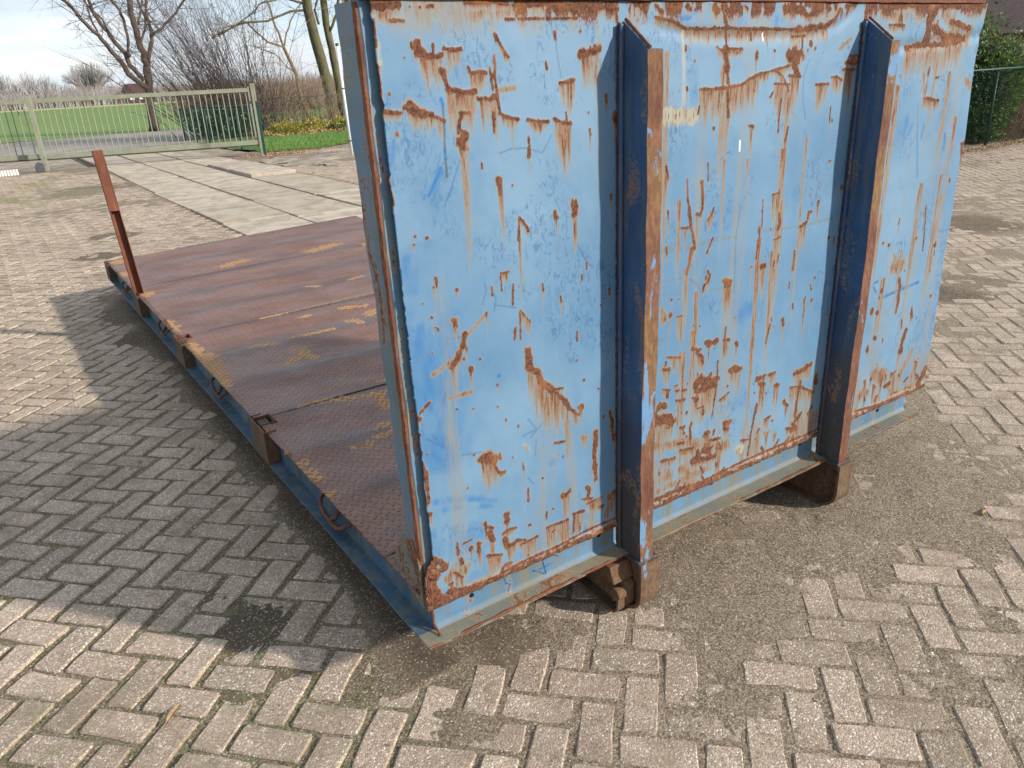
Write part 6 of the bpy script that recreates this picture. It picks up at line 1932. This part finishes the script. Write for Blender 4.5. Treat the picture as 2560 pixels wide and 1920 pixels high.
T3 = [([(13.57, -0.04), (13.42, 1.14), (13.28, 2.31), (13.04, 3.72), (12.9, 4.76), (12.87, 5.52)], (0.36, 0.20)), ([(13.93, -0.07), (13.93, 1.39), (13.82, 2.84), (13.74, 3.84), (13.72, 4.76), (13.72, 5.53)], (0.25, 0.15)), ([(12.97, 4.76), (12.09, 4.7), (11.03, 4.32), (9.91, 4.27), (9.29, 4.0)], (0.072, 0.027)), ([(12.93, 4.95), (12.3, 5.14), (11.62, 5.32)], (0.072, 0.045)), ([(13.33, 4.18), (13.27, 4.76), (13.52, 5.4)], (0.072, 0.054)), ([(11.59, 5.14), (10.87, 5.01), (10.39, 4.64), (9.48, 4.09)], (0.045, 0.027)), ([(13.74, 3.84), (14.16, 4.63), (14.2, 5.41)], (0.081, 0.054))]
M['bark'] = mat_bark('grey_brown_bark', (0.055, 0.040, 0.033), (0.135, 0.105, 0.085))
M['bark_moss'] = mat_bark('mossy_bark', (0.065, 0.056, 0.038), (0.145, 0.125, 0.08), (0.10, 0.105, 0.042))
M['bark_tan'] = mat_bark('tan_bark', (0.12, 0.09, 0.05), (0.25, 0.19, 0.11))
M['twig'] = simple('thin_twigs', (0.075, 0.058, 0.052), .9, .2, 3, 0)
M['twig_tan'] = simple('tan_twigs', (0.22, 0.175, 0.12), .9, .2, 3, 0)
bare_tree('bare_tree', 'large bare spreading tree at the road edge behind the gate', T1, 42.1, M['bark'], M['twig'], 2, 150, 1.2, .020, 2, 0, 1.4, 3)
bare_tree('bare_tree', 'slim crooked bare tree with tan bark left of the thick mossy trunks', T2, 37.9, M['bark_tan'], M['twig_tan'], 5, 60, 1.0, .014, 2, .01, .7, 3)
bare_tree('bare_tree', 'thick mossy bare tree with twin leaning trunks close to the headboard', T3, 34.0, M['bark_moss'], M['twig_tan'], 9, 80, 1.2, .016, 2, .03, .8, 3, trunks=2)

# many-stemmed bare willow behind the gate
def shrub(name, label, cx, cy, rx, ry, n, h0, h1, lean, mat, seed, r0=.014, lev=1, kids=4, droop=.0, cat='shrub', leanv=.25):
    rs = random.Random(seed); e = empty(name, (cx, cy, 0)); tag(e, label, cat); mb = MB()
    for k in range(n):
        x = rs.gauss(0, rx * .5); y = rs.gauss(0, ry * .5); L = rs.uniform(h0, h1)
        d = np.array([lean + rs.gauss(0, leanv) + x * .18, rs.gauss(0, leanv), 1.0])
        d /= np.linalg.norm(d); p = np.array([x, y, 0.0]); pts = [p]; seg = 7
        for i in range(seg):
            d = d + np.array([rs.gauss(0, .05) + lean * .05, rs.gauss(0, .05), -droop * (i / seg)]); d /= np.linalg.norm(d)
            p = p + d * L / seg; pts.append(p)
        r = r0 * rs.uniform(.5, 1.5)
        mb.tube(pts, [r * (1 - .8 * i / seg) for i in range(seg + 1)], 4, cap=False)
        for q in range(kids):
            j = rs.randint(1, seg - 1)
            twigs(mb, pts[j], d + np.array([rs.gauss(0, .5), rs.gauss(0, .5), rs.gauss(0, .3)]), L * rs.uniform(.15, .35), r * .45, lev, rs, droop * .3, 2)
    o = mb.build('stems', mat, recalc=False); o.parent = e; return e
shrub('bare_willow', 'tangled leafless willow with many thin leaning stems behind the green fence', 8.4, 31.3, 1.6, 1.2, 200, 3.0, 6.8, -.32, M['twig'], 21, .014, 1, 7, .02, 'tree', .24)
shrub('bare_willow', 'darker leafless thicket low down at the right foot of the willow', 9.2, 32.3, 1.4, 1.0, 90, 1.2, 3.0, .05, M['twig'], 22, .010, 1, 6, .10, 'shrub', .45)
for k, (x, y, n, h0, h1, lab) in enumerate([(10.2, 31.6, 50, 1.6, 3.6, 'thin upright bare shrub right of the willow'), (11.2, 32.0, 60, 1.2, 3.2, 'loose bare shrub between the willow and the crooked tree'), (12.2, 31.3, 45, 1.0, 2.6, 'low bare shrub in front of the crooked tree'), (14.6, 32.8, 40, 1.0, 2.4, 'bare shrub at the foot of the thick mossy trunks')]):
    shrub('bare_shrub', lab, x, y, .7, .6, n, h0, h1, 0, M['twig_tan'], 30 + k, .010, 1, 5, .03)
# reddish hedgerow and brush behind them
hr = MB(); rs = random.Random(44)
for k in range(2600):
    x = rs.uniform(14, 60); y = 60 + rs.uniform(0, 10) + (x - 14) * .12
    h = rs.uniform(1.2, 2.6) * (1.25 if rs.random() < .1 else 1)
    a = rs.gauss(0, .35); b = rs.gauss(0, .35); w = rs.uniform(.03, .09)
    hr.add([(x - w, y, -.1), (x + w, y + w, -.1), (x + a * h + .01, y + b, h)], [(0, 1, 2)])
    if k % 2:
        z = rs.uniform(.1, .8) * h; hr.add([(x + a * z, y, z), (x + a * z + .05, y, z + .05), (x + rs.uniform(-.9, .9), y + .2, z + rs.uniform(.2, .8))], [(0, 1, 2)])
o = hr.build('hedgerow', simple('reddish_brush', (0.14, 0.085, 0.068), .9, .35, .6, 0), recalc=False); tag(o, 'reddish brown leafless hedgerow beyond the field on the right', 'hedgerow'); 
# laurel behind the short fence
def blob_leaves(n, c, r, seed, bottom=None):
    rr = np.random.default_rng(seed); P = rr.normal(0, 1, (n, 3)); P /= np.linalg.norm(P, axis=1)[:, None]
    P *= (rr.random(n) ** .4)[:, None]; P *= 1 + .18 * np.sin(P[:, :1] * 7 + seed) * np.sin(P[:, 2:] * 6)
    P = P * np.array(r) + np.array(c)
    if bottom is not None: P = P[P[:, 2] > bottom]
    return P
M['laurel'] = mat_leaf('dark_laurel_leaf', (0.022, 0.055, 0.022), (0.045, 0.10, 0.04))
la = empty('laurel_bush', (7.5, 30.6, 0)); tag(la, 'dark evergreen bush right behind the green fence', 'bush')
leaves_mesh('crown', np.vstack([blob_leaves(2600, (-.3, 0, .6), (1.0, .7, .62), 3, .02), blob_leaves(1600, (.7, .2, .55), (.8, .6, .6), 4, .02)]), .07, M['laurel'], la, 5)
mb = MB()
for k in range(7): mb.tube([(random.uniform(-.5, .8), random.uniform(-.3, .3), 0), (random.uniform(-.8, 1), random.uniform(-.4, .4), .8)], [.02, .008], 5)
o = mb.build('trunk', M['bark']); o.parent = la
M['yellow'] = mat_leaf('yellow_green_leaf', (0.25, 0.24, 0.03), (0.33, 0.27, 0.04), (0.12, 0.15, 0.03))
for k, (x, y, rx, lab) in enumerate([(9.4, 28.6, .8, 'low yellow-green shrub nearest the right gate post'), (10.6, 28.9, .9, 'low yellow-green shrub under the crooked tree'), (11.6, 28.6, .5, 'smallest yellow-green shrub, left of the thick mossy trunks')]):
    e = empty('groundcover_shrub', (x, y, 0)); tag(e, lab, 'shrub')
    leaves_mesh('foliage', blob_leaves(1500, (0, 0, .18), (rx, .6, .34), 60 + k, .0), .045, M['yellow'], e, 60 + k)
    mb = MB()
    for q in range(14): mb.tube([(random.gauss(0, rx * .4), random.gauss(0, .2), 0), (random.gauss(0, rx * .6), random.gauss(0, .3), random.uniform(.3, .6))], [.008, .003], 4)
    o = mb.build('stems', M['twig_tan']); o.parent = e
lit = leaves_mesh('leaf_litter', np.c_[rng.uniform(8.5, 17, 5000), rng.uniform(27.2, 34, 5000), rng.uniform(0.03, .09, 5000)], .05, M['deadleaf'], None, 9, True)
lit2 = leaves_mesh('leaf_litter', np.c_[rng.normal(6.4, .6, 900), rng.normal(19.8, .35, 900), rng.uniform(0.0, .03, 900)], .025, M['deadleaf'], None, 10, True)

# far wood line
def wood(name, label, xs, prof, y0, y1, n, mat, seed, wmul=1.0, kind='stuff'):
    rs = random.Random(seed); mb = MB()
    for k in range(n):
        x = rs.uniform(*xs); y = rs.uniform(y0, y1); top = float(np.interp(x, prof[0], prof[1])) * rs.uniform(.55, 1.05)
        if rs.random() < .5: top *= rs.uniform(.35, .8)
        w = rs.uniform(.04, .16) * wmul; a = rs.gauss(0, .10); 
        mb.add([(x - w, y, -.2), (x + w, y, -.2), (x + a * top, y, top)], [(0, 1, 2)])
        for q in range(3):
            z = rs.uniform(.3, .9) * top; xx = x + a * z; l = rs.uniform(.5, 1.6)
            s_ = rs.choice((-1, 1)); mb.add([(xx, y, z), (xx, y, z + .12 * wmul), (xx + s_ * l * .55, y, z + l)], [(0, 1, 2)])
    o = mb.build(name, mat, recalc=False)
    tag(o, label, None, None, kind); return o
M['wood'] = simple('far_wood_brown', (0.155, 0.125, 0.112), .95, .3, .08, 0)
M['wood2'] = simple('hazed_far_wood', (0.26, 0.24, 0.235), .95, .25, .08, 0)  # distance haze put into the colour by paling the wood to grey
prof = ([-80, -10, 2, 6, 10, 13, 17, 22, 28, 34, 40, 60, 120, 400], [5, 4.2, 4.2, 7.4, 8.6, 7.6, 7.0, 5.6, 6.2, 6.2, 5.2, 5.5, 6.5, 7])
wood('far_woodland', None, (-90, 420), prof, 232, 262, 15000, M['wood'], 3, 1.5)
wood('far_woodland', None, (-6, 60), ([-10, 60], [4.6, 5.0]), 226, 234, 2600, M['wood2'], 4, 1.0)
def far_tree(label, x, y, w, h, n, mat, seed, base=.25, cat='tree'):
    rs = random.Random(seed); e = empty('far_tree', (x, y, 0)); tag(e, label, cat); mb = MB(); tb = MB()
    tb.tube([(0, 0, 0), (0, 0, h * base)], [.28, .2], 6); o = tb.build('trunk', mat); o.parent = e
    for k in range(n):
        a = rs.gauss(0, 1); a = max(-1.7, min(1.7, a)); ex = a * w * .33; tz = h * (1 - .26 * (abs(a) / 1.7) ** 2) * rs.uniform(.72, 1.0); b = rs.gauss(0, 1) * w * .25
        P = [(ex * .05, 0, h * base * rs.uniform(.5, 1)), (ex * .6, b * .5, h * .5), (ex, b, tz)]
        mb.tube(P, [.10, .06, .018], 3, cap=False)
        for q in range(5):
            t = rs.uniform(.3, .95); p = np.array(P[1]) * (1 - t) + np.array(P[2]) * t
            mb.tube([p, p + np.array([rs.gauss(0, .35), rs.gauss(0, .3), rs.uniform(.5, 1.4)])], [.03, .012], 3, cap=False)
    o = mb.build('crown', mat, recalc=False); o.parent = e; return e
far_tree('big round bare tree rising above the far woodland, left of the large tree', 32.0, 262, 12.0, 11.4, 330, M['wood2'], 5, .2)
for k, (x, h, lab) in enumerate([(5.2, 9.4, 'tall thin bare tree at the left end of the far woodland'), (8.8, 9.3, 'second tall thin bare tree from the left in the far woodland'), (14.5, 8.4, 'bare birch-like tree in the middle of the far woodland'), (17.8, 8.0, 'bare tree just left of the big round one in the far woodland')]):
    far_tree(lab, x, 231, 4.2, h, 34, M['wood2'], 70 + k, .3)
M['redtwig'] = simple('reddish_young_tree', (0.16, 0.075, 0.055), .95, .25, .4, 0)
sap = None
for k in range(17):
    x = 2 + k * 3.1 + random.uniform(-1, 1); y = 176 + random.uniform(-14, 14)
    if sap is None:
        sap = empty('young_tree', (x, y, 0)); sb_ = MB(); rs = random.Random(2)
        for q in range(46):
            a = rs.gauss(0, .4); sb_.tube([(0, 0, rs.uniform(.2, .8)), (a * .9, rs.gauss(0, .3), rs.uniform(1.1, 2.4))], [.03, .012], 3, cap=False)
        t0 = MB(); t0.tube([(0, 0, 0), (0, 0, 1.4)], [.06, .04], 5)
        tk = t0.build('trunk', M['redtwig']); tk.parent = sap; cr_ = sb_.build('crown', M['redtwig'], recalc=False); cr_.parent = sap; e = sap
    else:
        e = bpy.data.objects.new('young_tree', None); COL.objects.link(e); e.location = (x, y, 0)
        for ch in (tk, cr_):
            c2 = ch.copy(); COL.objects.link(c2); c2.parent = e
    s_ = random.uniform(.7, 1.15); e.scale = (s_, s_, s_)
    tag(e, 'small reddish bare tree in the row along the far side of the field', 'young tree', 'young trees in a row on the far field')
# house far off
hs_ = empty('farmhouse', (38.4, 226, 0)); tag(hs_, 'low farmhouse with a dark red roof beyond the field, half behind the large tree', 'house')
mb = MB(); mb.box(-3.2, 3.2, 0, 6, 0, 2.2); o = mb.build('wall', simple('red_brick_wall', (0.065, 0.045, 0.042), .9, .2, 3, .1)); o.parent = hs_
mb = MB(); mb.prism([(-3.7, 2.1), (3.7, 2.1), (2.2, 4.6), (-2.2, 4.6)], -.3, 6.3, 'y'); o = mb.build('roof', simple('dark_red_roof', (0.075, 0.040, 0.040), .8, .2, 3, .1)); o.parent = hs_
for x in (-2, 0, 2):
    mb = MB(); mb.box(x - .5, x + .5, -.06, .05, .8, 1.8); o = mb.build('window', simple('white_window', (0.6, 0.6, 0.62), .5, .05, 3, 0)); o.parent = hs_

# ---- right side: evergreen hedge, dry beech, tiled roof
M['hedge'] = mat_leaf('hedge_leaf', (0.030, 0.070, 0.020), (0.07, 0.125, 0.035), (0.11, 0.155, 0.04))
M['hedge_y'] = mat_leaf('yellowish_conifer', (0.13, 0.15, 0.02), (0.24, 0.22, 0.03))
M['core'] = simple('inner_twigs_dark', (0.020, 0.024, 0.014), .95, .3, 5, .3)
def bush(name, label, c, blobs, n, size, mat, seed, cat='hedge'):
    e = empty(name, c); tag(e, label, cat)
    P = []
    for i, (bx, by, bz, rx, ry, rz) in enumerate(blobs):
        rr = np.random.default_rng(seed + i); q = rr.normal(0, 1, (n, 3)); q /= np.linalg.norm(q, axis=1)[:, None]
        lump = 1 + .16 * np.sin(q[:, 0] * 9 + i) * np.sin(q[:, 2] * 8 + i) + .08 * rr.normal(0, 1, n)
        q = q * (lump * rr.uniform(.72, 1.0, n))[:, None] * np.array([rx, ry, rz]) + np.array([bx, by, bz]); P.append(q[q[:, 2] > .02])
    leaves_mesh('foliage', np.vstack(P), size, mat, e, seed)
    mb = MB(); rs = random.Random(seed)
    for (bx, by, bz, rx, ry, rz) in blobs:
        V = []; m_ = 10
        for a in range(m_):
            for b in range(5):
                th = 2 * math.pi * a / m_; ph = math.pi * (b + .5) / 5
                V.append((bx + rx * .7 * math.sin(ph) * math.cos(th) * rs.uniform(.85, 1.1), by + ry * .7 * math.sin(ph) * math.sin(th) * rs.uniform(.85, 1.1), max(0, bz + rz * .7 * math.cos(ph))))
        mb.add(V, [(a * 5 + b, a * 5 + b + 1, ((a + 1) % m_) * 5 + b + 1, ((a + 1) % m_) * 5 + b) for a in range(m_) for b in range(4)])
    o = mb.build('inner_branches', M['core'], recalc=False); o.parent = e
    return e
bush('evergreen_hedge', 'dense dark green evergreen hedge behind the chain-link fence on the right', (15.5, 6.9, 0), [(-3.2, 0, .9, 1.1, .75, 1.0), (-2.2, 0, 1.0, 1.0, .8, 1.15), (-1.2, .1, 1.1, 1.0, .85, 1.3), (-.3, 0, 1.05, .9, .8, 1.25), (.6, .1, 1.15, .95, .8, 1.35), (-.8, .3, 1.75, .9, .6, .6), (.3, .3, 1.8, .9, .6, .55)], 3600, .040, M['hedge'], 100)
bush('evergreen_hedge', 'lighter green broad-leaved shrub growing through the right end of the fence', (15.6, 6.15, 0), [(.1, 0, .95, .55, .40, .75), (.5, .1, 1.3, .6, .45, .6), (-.15, 0, .35, .45, .35, .4)], 2300, .036, mat_leaf('light_hedge_leaf', (0.06, 0.11, 0.03), (0.13, 0.19, 0.05)), 140, 'shrub')
bush('conifer', 'yellowish green conifer top in the upper right corner of the photo', (19.0, 9.6, 0), [(0, 0, 1.4, 1.0, .8, 1.6), (.4, 0, 2.5, .8, .6, .9), (1.2, .2, 2.2, .9, .7, 1.3)], 3000, .040, M['hedge_y'], 170, 'tree')
# dry beech stems leaning on the right of the hedge
shrub('dry_beech_hedge', 'brown leafless hedge of leaning thin stems at the right edge of the photo', 17.3, 6.6, 1.5, .5, 420, .9, 1.9, .45, simple('dry_brown_stems', (0.20, 0.135, 0.085), .9, .3, 4, 0), 51, .006, 1, 5, .02, 'hedge', .16)
shrub('dry_beech_hedge', 'low twiggy undergrowth along the foot of the hedge on the right', 16.6, 5.95, 1.2, .2, 160, .15, .5, .3, simple('dry_brown_stems_low', (0.16, 0.11, 0.07), .9, .3, 4, 0), 52, .004, 1, 3, .02, 'hedge', .5)
leaves_mesh('leaf_litter', np.c_[rng.uniform(12.5, 19.5, 1600), rng.normal(5.6, .12, 1600), rng.uniform(0.005, .03, 1600)], .018, M['deadleaf'], None, 12, True)
# tiled roof beyond
bn = empty('barn', (48, 21, 0)); tag(bn, 'barn with a dull purple-brown tiled roof behind the hedge in the upper right corner', 'barn')
mb = MB(); mb.box(-12, 14, 0, 10, 0, 2.6); o = mb.build('wall', simple('barn_brick', (0.14, 0.075, 0.06), .9, .2, 3, .1)); o.parent = bn
M['roof'] = simple('purple_brown_roof_tile', (0.040, 0.030, 0.033), .95, .25, 6, .2, 0.1)
for r_ in range(22):
    mb = MB(); y0_ = -.6 + r_ * .26; z0_ = 2.5 + r_ * .21
    mb.add([(-13, y0_, z0_), (15, y0_, z0_), (15, y0_ + .29, z0_ + .235), (-13, y0_ + .29, z0_ + .235), (-13, y0_, z0_ - .05), (15, y0_, z0_ - .05), (15, y0_ + .29, z0_ + .19), (-13, y0_ + .29, z0_ + .19)],
           [(0, 1, 2, 3), (4, 7, 6, 5), (0, 4, 5, 1), (1, 5, 6, 2), (2, 6, 7, 3), (3, 7, 4, 0)])
    o = mb.build('roof_course', M['roof'], recalc=False); o.parent = bn
